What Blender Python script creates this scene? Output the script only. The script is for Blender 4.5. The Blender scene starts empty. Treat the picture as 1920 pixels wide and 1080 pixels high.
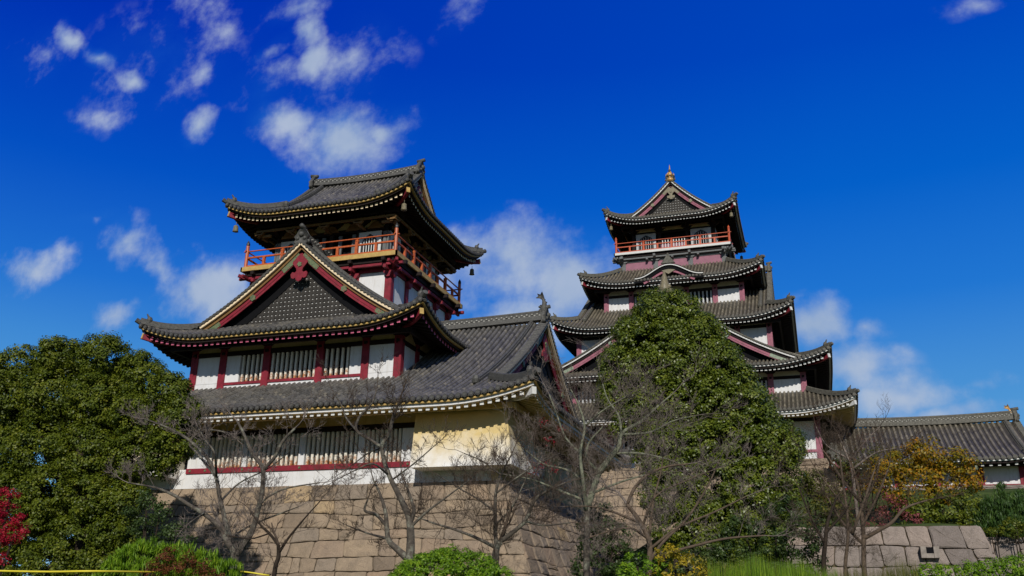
import bpy, math, random
import numpy as np
from mathutils import Vector, noise
random.seed(7); rng=np.random.RandomState(11)
SC=bpy.context.scene; COL=SC.collection
R=math.radians
# ------------------------------------------------------------------ camera
W_,H_=1920.0,1080.0
FPX=1670.58; PIT,YAW,ROL=R(19.55),R(-18.59),R(0.97)
F=np.array([math.sin(YAW)*math.cos(PIT),math.cos(YAW)*math.cos(PIT),math.sin(PIT)])
RT=np.array([math.cos(YAW),-math.sin(YAW),0.]);UP=np.cross(RT,F)
c_,s_=math.cos(ROL),math.sin(ROL); RT,UP=c_*RT+s_*UP,-s_*RT+c_*UP
cam=bpy.data.objects.new('camera',bpy.data.cameras.new('camera')); COL.objects.link(cam)
from mathutils import Matrix
cam.matrix_world=Matrix(((RT[0],UP[0],-F[0],0),(RT[1],UP[1],-F[1],0),(RT[2],UP[2],-F[2],0),(0,0,0,1)))
cam.data.sensor_width=36; cam.data.lens=36*FPX/W_; cam.data.clip_start=.1; cam.data.clip_end=6000
SC.camera=cam
def at(u,v,y):
    "world point seen at photo pixel u,v at depth plane y (the eye is the origin, eye height 0)"
    d=F+RT*(u-960)/FPX-UP*(v-540)/FPX
    return d*(y/d[1])
# ------------------------------------------------------------------ light, sky, exposure
SUNV=Vector((.43,-1.6,1.0)).normalized()
EL=math.asin(SUNV.z); AZ=math.atan2(SUNV.x,SUNV.y)
sl=bpy.data.lights.new('sun','SUN'); sl.energy=3.7; sl.angle=R(.5); sl.color=(1,.955,.89)
so=bpy.data.objects.new('sun',sl); COL.objects.link(so); so.rotation_euler=SUNV.to_track_quat('Z','Y').to_euler()
SC.view_settings.view_transform='Standard'; SC.view_settings.look='None'; SC.view_settings.exposure=0; SC.view_settings.gamma=1
class NT:
    def __init__(s,nt): s.nt=nt; nt.nodes.clear()
    def n(s,t,**k):
        nd=s.nt.nodes.new(t)
        for a,b in k.items():
            if a=='i':
                for kk,vv in b.items():
                    if hasattr(vv,'links'): s.nt.links.new(vv,nd.inputs[kk])
                    else: nd.inputs[kk].default_value=vv
            else: setattr(nd,a,b)
        return nd
    def l(s,a,b): s.nt.links.new(a,b)
    def math(s,op,a,b=None,c=None,clamp=False):
        nd=s.nt.nodes.new('ShaderNodeMath'); nd.operation=op; nd.use_clamp=clamp
        for i,x in enumerate((a,b,c)):
            if x is None: continue
            if hasattr(x,'links'): s.l(x,nd.inputs[i])
            else: nd.inputs[i].default_value=x
        return nd.outputs[0]
    def mix(s,f,a,b,bt='MIX'):
        nd=s.nt.nodes.new('ShaderNodeMix'); nd.data_type='RGBA'; nd.blend_type=bt
        for i,x in ((0,f),(6,a),(7,b)):
            if hasattr(x,'links'): s.l(x,nd.inputs[i])
            else: nd.inputs[i].default_value=x if i==0 else (tuple(x)+(1,))[:4]
        return nd.outputs[2]
    def noise(s,vec,scale,detail=4,rough=.55,dist=0):
        nd=s.n('ShaderNodeTexNoise',i={'Scale':scale,'Detail':detail,'Roughness':rough,'Distortion':dist})
        if vec is not None: s.l(vec,nd.inputs['Vector'])
        return nd
    def ramp(s,f,stops):
        nd=s.nt.nodes.new('ShaderNodeValToRGB'); cr=nd.color_ramp
        while len(cr.elements)<len(stops): cr.elements.new(.5)
        for e,(p,c) in zip(cr.elements,stops):
            e.position=p; e.color=(tuple(c)+(1,))[:4] if hasattr(c,'__len__') else (c,c,c,1)
        s.l(f,nd.inputs[0]); return nd.outputs[0]
SKY=0.065
def make_world():
    w=bpy.data.worlds.new('World'); SC.world=w; w.use_nodes=True; t=NT(w.node_tree)
    sky=t.n('ShaderNodeTexSky',sky_type='NISHITA',sun_disc=False,sun_elevation=EL,sun_rotation=AZ,altitude=200,air_density=1.0,dust_density=.35,ozone_density=4.0)
    tc=t.n('ShaderNodeTexCoord'); sep=t.n('ShaderNodeSeparateXYZ'); t.l(tc.outputs['Generated'],sep.inputs[0])
    X,Y,Z=sep.outputs
    # deep blue ramp to the north; unseen southern sky tinted to set shade fill
    f=t.math('MULTIPLY_ADD',Y,1.6,.25,clamp=True)
    k=1/SKY
    deep=t.ramp(Z,[(0.0,(.30,.54,.78)),(.10,(.17,.43,.72)),(.20,(.075,.30,.66)),(.31,(.015,.18,.64)),(.42,(.001,.115,.58)),(.55,(.0,.062,.50)),(.75,(.0,.042,.43))])
    deep=t.mix(1.0,deep,(k,k,k),'MULTIPLY')
    az=t.math('MULTIPLY',t.math('MULTIPLY_ADD',X,-1.15,.05,clamp=True),t.math('MULTIPLY_ADD',Z,3.0,-.75,clamp=True),clamp=True); deep=t.mix(az,deep,t.mix(1.0,deep,(.6,.28,.82),'MULTIPLY'))
    blue=t.mix(f,t.mix(1.0,sky.outputs[0],(.55,.68,.86),'MULTIPLY'),deep)
    # clouds: gnomonic coordinates about the north (+Y) direction
    yy=t.math('MAXIMUM',Y,.05)
    gx=t.math('DIVIDE',X,yy); gz=t.math('DIVIDE',Z,yy)
    P=t.n('ShaderNodeCombineXYZ'); t.l(gx,P.inputs[0]); t.l(gz,P.inputs[2])
    nz=t.noise(P.outputs[0],8,3,.5); 
    sub=t.n('ShaderNodeVectorMath',operation='SUBTRACT'); t.l(nz.outputs['Color'],sub.inputs[0]); sub.inputs[1].default_value=(.5,.5,.5)
    sc=t.n('ShaderNodeVectorMath',operation='SCALE'); t.l(sub.outputs[0],sc.inputs[0]); sc.inputs['Scale'].default_value=.075
    ad=t.n('ShaderNodeVectorMath',operation='ADD'); t.l(P.outputs[0],ad.inputs[0]); t.l(sc.outputs[0],ad.inputs[1])
    tot=None
    for (u,v,ru,rv,rot,g) in CLOUDS:
        p=at(u,v,1); q=at(u+ru,v,1); sx=float(np.linalg.norm(q-p)); r2=at(u,v+rv,1); sz=float(np.linalg.norm(r2-p))
        mp=t.n('ShaderNodeMapping',vector_type='TEXTURE',i={'Location':(p[0],0,p[2]),'Rotation':(0,R(rot),0),'Scale':(sx,1,sz)}); t.l(ad.outputs[0],mp.inputs['Vector'])
        gr=t.n('ShaderNodeTexGradient',gradient_type='SPHERICAL'); t.l(mp.outputs[0],gr.inputs[0])
        k=t.math('MULTIPLY',gr.outputs['Fac'],g)
        tot=k if tot is None else t.math('MAXIMUM',tot,k)
    fb=t.noise(P.outputs[0],10,9,.6,0)
    a=t.math('MULTIPLY_ADD',fb.outputs['Fac'],3.0,-1.5)
    den=t.math('ADD',t.math('MULTIPLY',tot,1.15),a)
    m=t.n('ShaderNodeMapRange',interpolation_type='SMOOTHSTEP',i={'Value':den,'From Min':.15,'From Max':1.3,'To Min':0,'To Max':1})
    m2=t.math('MULTIPLY',m.outputs[0],t.math('MULTIPLY',tot,6,clamp=True))
    m2=t.math('MULTIPLY',m2,.88)
    veil=t.noise(P.outputs[0],7,8,.65); vf=t.math('MULTIPLY',t.math('POWER',t.math('MULTIPLY',tot,1.0,clamp=True),1.6),t.math('MULTIPLY_ADD',veil.outputs['Fac'],2.6,-.85,clamp=True))
    blue=t.mix(t.math('MULTIPLY',vf,.75),blue,tuple(x/SKY for x in (.03,.20,.62)))
    shade=t.noise(P.outputs[0],5,4,.6)
    cc=t.ramp(shade.outputs['Fac'],[(.3,(4.6,6.3,9.0)),(.65,(7.4,8.5,10.4))])
    ccn=t.mix(1.0,cc,(1,1,1),'MULTIPLY')
    final=t.mix(m2,blue,ccn)
    bg=t.n('ShaderNodeBackground',i={'Strength':SKY,'Color':final}); o=t.n('ShaderNodeOutputWorld'); t.l(bg.outputs[0],o.inputs[0])
CLOUDS=[(125,75,62,30,45,.85),(185,110,60,26,30,1.0),(255,145,55,26,20,1.05),(80,100,70,60,40,.45),(190,225,110,36,0,.32),
 (365,240,38,50,50,.95),(385,135,26,38,0,.62),(500,95,60,35,-20,.6),(572,60,40,60,10,.9),(590,110,36,50,0,.95),(560,10,80,40,0,.65),(500,155,110,80,0,.42),
 (540,225,100,60,25,1.1),(640,260,150,90,10,1.35),(720,235,80,50,0,1.0),(300,100,200,140,0,.42),
 (65,500,85,60,0,1.15),(240,450,70,60,30,.95),(300,500,80,50,40,.9),(385,545,140,95,20,1.35),(210,600,60,40,0,.8),(170,405,70,20,0,.5),
 (950,500,190,140,0,1.15),(1060,530,150,150,0,1.2),(1000,600,170,110,0,1.3),(900,440,70,50,0,.6),
 (1530,600,110,80,0,1.2),(1640,620,60,35,0,.6),(1600,690,150,60,0,.85),(1680,745,200,60,0,1.0),(1750,780,180,45,0,1.0),(1820,720,100,40,0,.5),
 (880,15,90,45,-50,.42),(1850,10,110,30,0,.34),(700,80,120,60,30,.35),(640,120,120,90,0,.5)]
make_world()
# ------------------------------------------------------------------ materials
MATS={}
def pbsdf(name):
    m=bpy.data.materials.new(name); m.use_nodes=True; t=NT(m.node_tree)
    b=t.n('ShaderNodeBsdfPrincipled'); o=t.n('ShaderNodeOutputMaterial'); t.l(b.outputs[0],o.inputs[0])
    MATS[name]=m
    return m,t,b
def gpos(t): return t.n('ShaderNodeNewGeometry').outputs['Position']
def simple(name,col,rough=.6,var=.25,scale=3.0,spec=.4,bump=0,dirt=None):
    m,t,b=pbsdf(name); g=gpos(t)
    n=t.noise(g,scale,6,.65)
    lo=[x*(1-var) for x in col]; hi=[min(1,x*(1+var*.6)) for x in col]
    c=t.ramp(n.outputs['Fac'],[(.3,lo),(.7,hi)])
    if dirt:
        mp=t.n('ShaderNodeMapping',i={'Scale':(2.2,2.2,.35)}); t.l(g,mp.inputs['Vector'])
        d=t.noise(mp.outputs[0],1.9,9,.75)
        c=t.mix(t.ramp(d.outputs['Fac'],[(.50,0),(.72,.75)]),c,dirt)
    t.l(c,b.inputs['Base Color']); b.inputs['Roughness'].default_value=rough; b.inputs['Specular IOR Level'].default_value=spec
    if bump:
        n2=t.noise(g,scale*6,4); bp=t.n('ShaderNodeBump',i={'Strength':bump,'Distance':.03}); t.l(n2.outputs['Fac'],bp.inputs['Height']); t.l(bp.outputs[0],b.inputs['Normal'])
    return m
def tilemat(name,ca,cb,cc,amt=.5):
    m,t,b=pbsdf(name)
    uv=t.n('ShaderNodeUVMap',uv_map='UVMap'); sp=t.n('ShaderNodeSeparateXYZ'); t.l(uv.outputs[0],sp.inputs[0])
    fl=t.math('FLOOR',sp.outputs[0]); k=t.math('DIVIDE',sp.outputs[1],.34)
    wn0=t.n('ShaderNodeTexWhiteNoise',noise_dimensions='1D'); t.l(fl,wn0.inputs['W'])
    k=t.math('ADD',k,t.math('MULTIPLY',wn0.outputs[0],.6)); fk=t.math('FLOOR',k)
    cb_=t.n('ShaderNodeCombineXYZ'); t.l(fl,cb_.inputs[0]); t.l(fk,cb_.inputs[1])
    wn=t.n('ShaderNodeTexWhiteNoise',noise_dimensions='2D'); t.l(cb_.outputs[0],wn.inputs['Vector'])
    base=t.ramp(wn.outputs[0],[(0,ca),(.62,cb),(.93,cb),(1,cc)])
    g=gpos(t); n=t.noise(g,.55,6,.7); base=t.mix(t.ramp(n.outputs['Fac'],[(.42,0),(.7,amt)]),base,cc)
    n3=t.noise(g,7,5,.7); base=t.mix(t.ramp(n3.outputs['Fac'],[(.55,0),(.78,.55)]),base,[x*1.7 for x in cc])
    fx=t.math('ABSOLUTE',t.math('SUBTRACT',t.math('FRACT',sp.outputs[0]),.5)); base=t.mix(t.math('MULTIPLY',t.math('GREATER_THAN',fx,.27),.72),base,(.012,.011,.009))  # pans between ribs painted dark: gap shade put into the colour, plus grime
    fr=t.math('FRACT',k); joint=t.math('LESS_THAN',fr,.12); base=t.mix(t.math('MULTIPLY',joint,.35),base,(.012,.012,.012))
    t.l(base,b.inputs['Base Color']); b.inputs['Roughness'].default_value=.48; b.inputs['Specular IOR Level'].default_value=.45
    bp=t.n('ShaderNodeBump',i={'Strength':.4,'Distance':.05}); t.l(fr,bp.inputs['Height']); t.l(bp.outputs[0],b.inputs['Normal'])
    return m
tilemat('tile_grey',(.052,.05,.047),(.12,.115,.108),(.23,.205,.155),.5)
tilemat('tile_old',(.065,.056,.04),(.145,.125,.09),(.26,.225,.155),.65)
simple('tile_light',(.34,.33,.29),.7,.4,5)
simple('tile_trim',(.085,.082,.072),.6,.5,5,.4,.5)
simple('tile_trim_old',(.12,.113,.09),.7,.55,5,.3,.5)
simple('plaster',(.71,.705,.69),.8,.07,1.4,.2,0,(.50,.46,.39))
simple('plaster_bounce',(.60,.46,.22),.8,.15,1.2,.2,0,(.42,.28,.10))  # white plaster with the golden bounce light under the eaves put into its colour
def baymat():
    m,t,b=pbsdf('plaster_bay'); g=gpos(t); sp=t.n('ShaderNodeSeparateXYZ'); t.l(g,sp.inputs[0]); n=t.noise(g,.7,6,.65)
    h=t.math('ADD',t.math('MULTIPLY_ADD',sp.outputs[2],.40,-3.3),t.math('MULTIPLY_ADD',n.outputs['Fac'],1.6,-.7),clamp=True)  # golden top: warm shade under the eave put into the plaster, with stains
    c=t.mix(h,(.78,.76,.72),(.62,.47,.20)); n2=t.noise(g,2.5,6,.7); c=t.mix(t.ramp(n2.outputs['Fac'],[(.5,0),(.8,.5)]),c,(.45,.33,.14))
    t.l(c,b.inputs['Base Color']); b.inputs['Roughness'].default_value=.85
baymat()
simple('drainstone',(.30,.26,.22),.9,.3,4,.2,.5)
simple('bark_brown',(.12,.088,.062),.9,.4,6,.1,.5)
simple('bark_pale',(.19,.195,.135),.9,.6,5,.1,.5)
simple('greypaint',(.5,.5,.49),.7,.15,2)
simple('plaster_cream',(.66,.58,.42),.8,.12,1.5)
simple('cream',(.78,.62,.40),.6,.15,3)
simple('crimson',(.24,.018,.032),.6,.35,2.5,.3,.2,(.15,.03,.03))
simple('pinkwood',(.34,.12,.16),.7,.3,2.5,.3,.2,(.2,.09,.1))
simple('mauve',(.30,.125,.165),.7,.18,1.5)
simple('greywood',(.14,.145,.14),.7,.3,3)
simple('ochre',(.50,.33,.10),.5,.25,3)
simple('brownwood',(.20,.105,.03),.6,.35,3)
simple('latticewood',(.045,.04,.034),.7,.4,3,.2)
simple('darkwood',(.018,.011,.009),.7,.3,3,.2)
simple('blackroom',(.006,.006,.007),.8,.2,3,.1)
simple('vermilion',(.48,.10,.022),.45,.35,5)
simple('redrail',(.50,.085,.025),.45,.2,3)
simple('whitepaint',(.64,.63,.59),.6,.12,4)
simple('pinktip',(.55,.12,.2),.6,.2,4)
def vmat(name,a,b_,c_):
    m,t,b=pbsdf(name); g=gpos(t); n=t.noise(g,5,5,.7); c=t.ramp(n.outputs['Fac'],[(.35,a),(.52,b_),(.58,b_),(.62,c_)])
    t.l(c,b.inputs['Base Color']); b.inputs['Roughness'].default_value=.6
vmat('verdigris',(.05,.07,.03),(.13,.17,.08),(.20,.03,.03))
simple('paleverdigris',(.26,.31,.22),.7,.4,4)
simple('bronze',(.20,.17,.10),.5,.5,7)
simple('gold',(.55,.31,.09),.35,.4,4,.6)
simple('iron',(.03,.03,.03),.5,.4,4)
simple('bluepanel',(.04,.36,.60),.5,.1,2)
simple('ropeyellow',(.75,.62,.04),.5,.1,5)
simple('soil',(.09,.07,.045),.95,.5,.8,.1,.5)
simple('grassland',(.06,.085,.02),.95,.5,.8,.1,.5)
simple('bark_dark',(.04,.03,.022),.9,.5,7,.1,.6)
simple('twig',(.085,.062,.045),.9,.4,3,.1)
simple('twig_grey',(.19,.155,.13),.9,.4,3,.1)
def barkmat():
    m,t,b=pbsdf('bark_lichen'); g=gpos(t); n=t.noise(g,3.2,6,.7); n2=t.noise(g,9,5,.7)
    c=t.ramp(n.outputs['Fac'],[(.36,(.035,.027,.02)),(.52,(.085,.07,.052)),(.68,(.24,.24,.18))])
    c=t.mix(t.ramp(n2.outputs['Fac'],[(.55,0),(.7,.7)]),c,(.04,.03,.025))
    t.l(c,b.inputs['Base Color']); b.inputs['Roughness'].default_value=.9
    bp=t.n('ShaderNodeBump',i={'Strength':.6,'Distance':.02}); t.l(n2.outputs['Fac'],bp.inputs['Height']); t.l(bp.outputs[0],b.inputs['Normal'])
barkmat()
def barmat():
    # window bars: old white paint peeling to orange wood near the sill
    m,t,b=pbsdf('peeling_bar'); uv=t.n('ShaderNodeUVMap',uv_map='UVMap'); sp=t.n('ShaderNodeSeparateXYZ'); t.l(uv.outputs[0],sp.inputs[0])
    g=gpos(t); n=t.noise(g,3.5,6,.75); k=t.math('MULTIPLY_ADD',sp.outputs[1],-.95,.22); k=t.math('ADD',k,t.math('MULTIPLY_ADD',n.outputs['Fac'],2.2,-1.1))
    c=t.mix(t.math('MULTIPLY',k,4.0,clamp=True),(.74,.69,.58),(.42,.16,.045))
    n2=t.noise(g,11,3); c=t.mix(t.ramp(n2.outputs['Fac'],[(.6,0),(.7,.7)]),c,(.2,.13,.08))
    t.l(c,b.inputs['Base Color']); b.inputs['Roughness'].default_value=.75
barmat()
def stonemat(name,ramp,moss=.3):
    m,t,b=pbsdf(name); at_=t.n('ShaderNodeAttribute',attribute_name='rnd'); g=gpos(t)
    c=t.ramp(at_.outputs['Fac'],ramp)
    n=t.noise(g,1.3,8,.7); n2=t.noise(g,14,6,.75)
    c=t.mix(t.ramp(n.outputs['Fac'],[(.42,0),(.75,.5)]),c,(.15,.125,.10))
    c=t.mix(.65,c,t.ramp(n2.outputs['Fac'],[(.28,.5),(.6,1.0)]),'MULTIPLY') 
    mp=t.n('ShaderNodeMapping',i={'Scale':(1.5,1.5,.2)}); t.l(g,mp.inputs['Vector']); n3=t.noise(mp.outputs[0],1.2,6,.7)
    c=t.mix(t.ramp(n3.outputs['Fac'],[(.52,0),(.75,moss)]),c,(.06,.055,.04))
    t.l(c,b.inputs['Base Color']); b.inputs['Roughness'].default_value=.9; b.inputs['Specular IOR Level'].default_value=.2
    bp=t.n('ShaderNodeBump',i={'Strength':.9,'Distance':.09}); hh=t.math('ADD',n2.outputs['Fac'],t.math('MULTIPLY',n.outputs['Fac'],1.5)); t.l(hh,bp.inputs['Height']); t.l(bp.outputs[0],b.inputs['Normal'])
stonemat('stone',[(0,(.27,.205,.145)),(.25,(.38,.29,.20)),(.5,(.44,.33,.22)),(.7,(.33,.265,.20)),(.85,(.42,.30,.20)),(.95,(.40,.30,.20)),(.965,(.52,.39,.25)),(1,(.54,.38,.20))])
stonemat('stone_grey',[(0,(.24,.20,.175)),(.5,(.34,.285,.245)),(1,(.42,.33,.27))],.5)
def leafmat(name,stops,rough=.4,spec=.5,trans=.22):
    m,t,b=pbsdf(name); a=t.n('ShaderNodeAttribute',attribute_name='rnd'); c=t.ramp(a.outputs['Fac'],stops)
    t.l(c,b.inputs['Base Color']); b.inputs['Roughness'].default_value=rough; b.inputs['Specular IOR Level'].default_value=spec
    tr=t.n('ShaderNodeBsdfTranslucent'); t.l(t.mix(1.0,c,(1.3,1.5,.5),'MULTIPLY'),tr.inputs[0])
    mx=t.n('ShaderNodeMixShader',i={'Fac':trans}); t.l(b.outputs[0],mx.inputs[1]); t.l(tr.outputs[0],mx.inputs[2])
    o=[n for n in t.nt.nodes if n.type=='OUTPUT_MATERIAL'][0]; t.l(mx.outputs[0],o.inputs[0])
leafmat('leaf_dark',[(0,(.04,.06,.006)),(.5,(.10,.135,.010)),(.85,(.17,.20,.018)),(1,(.26,.27,.05))],.42,.5)
leafmat('leaf_camellia',[(0,(.035,.055,.006)),(.5,(.095,.125,.008)),(.85,(.16,.18,.012)),(1,(.24,.23,.03))],.5,.3)
leafmat('leaf_bright',[(0,(.07,.14,.008)),(.6,(.17,.30,.012)),(1,(.32,.42,.03))],.5,.3,.35)
leafmat('leaf_yellow',[(0,(.14,.15,.01)),(.5,(.33,.26,.02)),(1,(.55,.36,.02))],.5,.3,.35)
leafmat('leaf_orange',[(0,(.08,.09,.008)),(.35,(.19,.16,.008)),(.65,(.34,.19,.008)),(1,(.55,.22,.012))],.5,.3,.3)
leafmat('leaf_olive',[(0,(.05,.06,.01)),(.6,(.10,.11,.015)),(1,(.20,.17,.03))],.5,.3,.3)
leafmat('leaf_red',[(0,(.14,.004,.012)),(.5,(.36,.01,.03)),(1,(.6,.03,.06))],.5,.3,.4)
leafmat('leaf_rust',[(0,(.07,.02,.01)),(.6,(.16,.05,.02)),(1,(.22,.1,.03))],.6,.2,.2)
leafmat('leaf_ivy',[(0,(.02,.04,.008)),(.6,(.05,.085,.016)),(1,(.09,.13,.03))],.5,.4)
leafmat('leaf_pine',[(0,(.02,.05,.012)),(.6,(.055,.11,.02)),(1,(.11,.17,.03))],.5,.3)
leafmat('leaf_pink',[(0,(.16,.04,.05)),(1,(.34,.10,.10))],.6,.2,.3)
# ------------------------------------------------------------------ mesh helpers
class MB:
    def __init__(s): s.v=[]; s.f=[]; s.m=[]; s.uv=[]; s.hasuv=False
    def add(s,vs,fs,mi=0,uvs=None):
        b=len(s.v); s.v+= [tuple(map(float,p)) for p in vs]
        s.f+=[tuple(b+i for i in f) for f in fs]; s.m+=[mi]*len(fs)
        if uvs is not None: s.hasuv=True; s.uv+=uvs
        else: s.uv+=[(0.,0.)]*len(vs)
    def box8(s,p,mi=0): s.add(p,[(0,1,2,3),(7,6,5,4),(0,4,5,1),(1,5,6,2),(2,6,7,3),(3,7,4,0)],mi)
    def box(s,x0,x1,y0,y1,z0,z1,mi=0):
        s.box8([(x0,y0,z0),(x0,y1,z0),(x1,y1,z0),(x1,y0,z0),(x0,y0,z1),(x0,y1,z1),(x1,y1,z1),(x1,y0,z1)],mi)
    def fbox(s,fr,s0,s1,o0,o1,z0,z1,mi=0,uv=False):
        P=[fr(a,b,c) for c in (z0,z1) for a,b in ((s0,o0),(s0,o1),(s1,o1),(s1,o0))]
        if uv: s.add(P,[(0,1,2,3),(7,6,5,4),(0,4,5,1),(1,5,6,2),(2,6,7,3),(3,7,4,0)],mi,[(0,0)]*4+[(0,z1-z0)]*4)
        else: s.box8(P,mi)
    def tube(s,pts,rad,n=6,mi=0,cap=True):
        pts=[Vector(p) for p in pts]; k=len(pts); vs=[]
        up=Vector((0,0,1)); prev=None
        for i,p in enumerate(pts):
            d=(pts[min(i+1,k-1)]-pts[max(i-1,0)])
            if d.length<1e-9: d=Vector((0,0,1))
            d.normalize()
            a=prev if prev is not None else (up if abs(d.z)<.9 else Vector((1,0,0)))
            a=a-d*a.dot(d)
            if a.length<1e-6: a=Vector((1,0,0))-d*d.x
            a.normalize(); prev=a; b=d.cross(a)
            r=rad[i] if hasattr(rad,'__len__') else rad
            for j in range(n):
                an=2*math.pi*j/n; vs.append(p+a*(math.cos(an)*r)+b*(math.sin(an)*r))
        fs=[(i*n+j,i*n+(j+1)%n,(i+1)*n+(j+1)%n,(i+1)*n+j) for i in range(k-1) for j in range(n)]
        if cap: fs+=[tuple(range(n-1,-1,-1)),tuple((k-1)*n+j for j in range(n))]
        s.add(vs,fs,mi)
    def sweep(s,pts,w,h,mi=0,w2=None,side=None):
        "box section along a path: w wide sideways, h tall upward from the path"
        pts=[Vector(p) for p in pts]; k=len(pts); vs=[]
        for i,p in enumerate(pts):
            d=(pts[min(i+1,k-1)]-pts[max(i-1,0)]).normalized()
            sd=Vector(side) if side is not None else d.cross(Vector((0,0,1)))
            sd.normalize(); u=sd.cross(d); 
            if u.z<0: u=-u
            ww=w/2; wt=(w2 if w2 is not None else w)/2
            vs+=[p-sd*ww,p+sd*ww,p+sd*wt+u*h,p-sd*wt+u*h]
        fs=[(i*4+j,i*4+(j+1)%4,(i+1)*4+(j+1)%4,(i+1)*4+j) for i in range(k-1) for j in range(4)]+[(3,2,1,0),tuple((k-1)*4+j for j in range(4))]
        s.add(vs,fs,mi)
    def ball(s,c,r,mi=0,n=8,sz=1):
        vs=[];m=n//2
        for i in range(m+1):
            th=math.pi*i/m
            for j in range(n):
                a=2*math.pi*j/n; vs.append((c[0]+r*math.sin(th)*math.cos(a),c[1]+r*math.sin(th)*math.sin(a),c[2]+r*sz*math.cos(th)))
        s.add(vs,[(i*n+j,(i+1)*n+j,(i+1)*n+(j+1)%n,i*n+(j+1)%n) for i in range(m) for j in range(n)],mi)
    def poly(s,fr,pts,o0,o1,mi=0):
        "extruded outline pts=(s,z) between out-distances o0,o1"
        n=len(pts); vs=[fr(a,o0,b) for a,b in pts]+[fr(a,o1,b) for a,b in pts]
        s.add(vs,[tuple(range(n)),tuple(range(2*n-1,n-1,-1))]+[(i,(i+1)%n,n+(i+1)%n,n+i) for i in range(n)],mi)
    def obj(s,name,mats,parent=None,smooth=False):
        me=bpy.data.meshes.new(name); me.from_pydata(s.v,[],s.f)
        for m in (mats if isinstance(mats,(list,tuple)) else [mats]): me.materials.append(MATS[m])
        me.polygons.foreach_set('material_index',s.m)
        if s.hasuv:
            l=me.uv_layers.new(name='UVMap'); vi=np.empty(len(me.loops),np.int32); me.loops.foreach_get('vertex_index',vi)
            l.data.foreach_set('uv',np.array(s.uv,np.float32)[vi].ravel())
        if smooth: me.polygons.foreach_set('use_smooth',[True]*len(me.polygons))
        o=bpy.data.objects.new(name,me); COL.objects.link(o)
        if parent is not None: o.parent=parent; 
        return o
def tag(o,label=None,cat=None,group=None,kind=None):
    for k,v in (('label',label),('category',cat),('group',group),('kind',kind)):
        if v: o[k]=v
    return o
def thing(name,label,cat,group=None):
    o=bpy.data.objects.new(name,None); COL.objects.link(o); o.empty_display_size=.5
    return tag(o,label,cat,group)
# frames: (s along the side, o outward from the centre, z)
def frames(cx,cy):
    return [lambda s,o,z:(cx+s,cy-o,z), lambda s,o,z:(cx+o,cy+s,z), lambda s,o,z:(cx-s,cy+o,z), lambda s,o,z:(cx-o,cy-s,z)]
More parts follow.
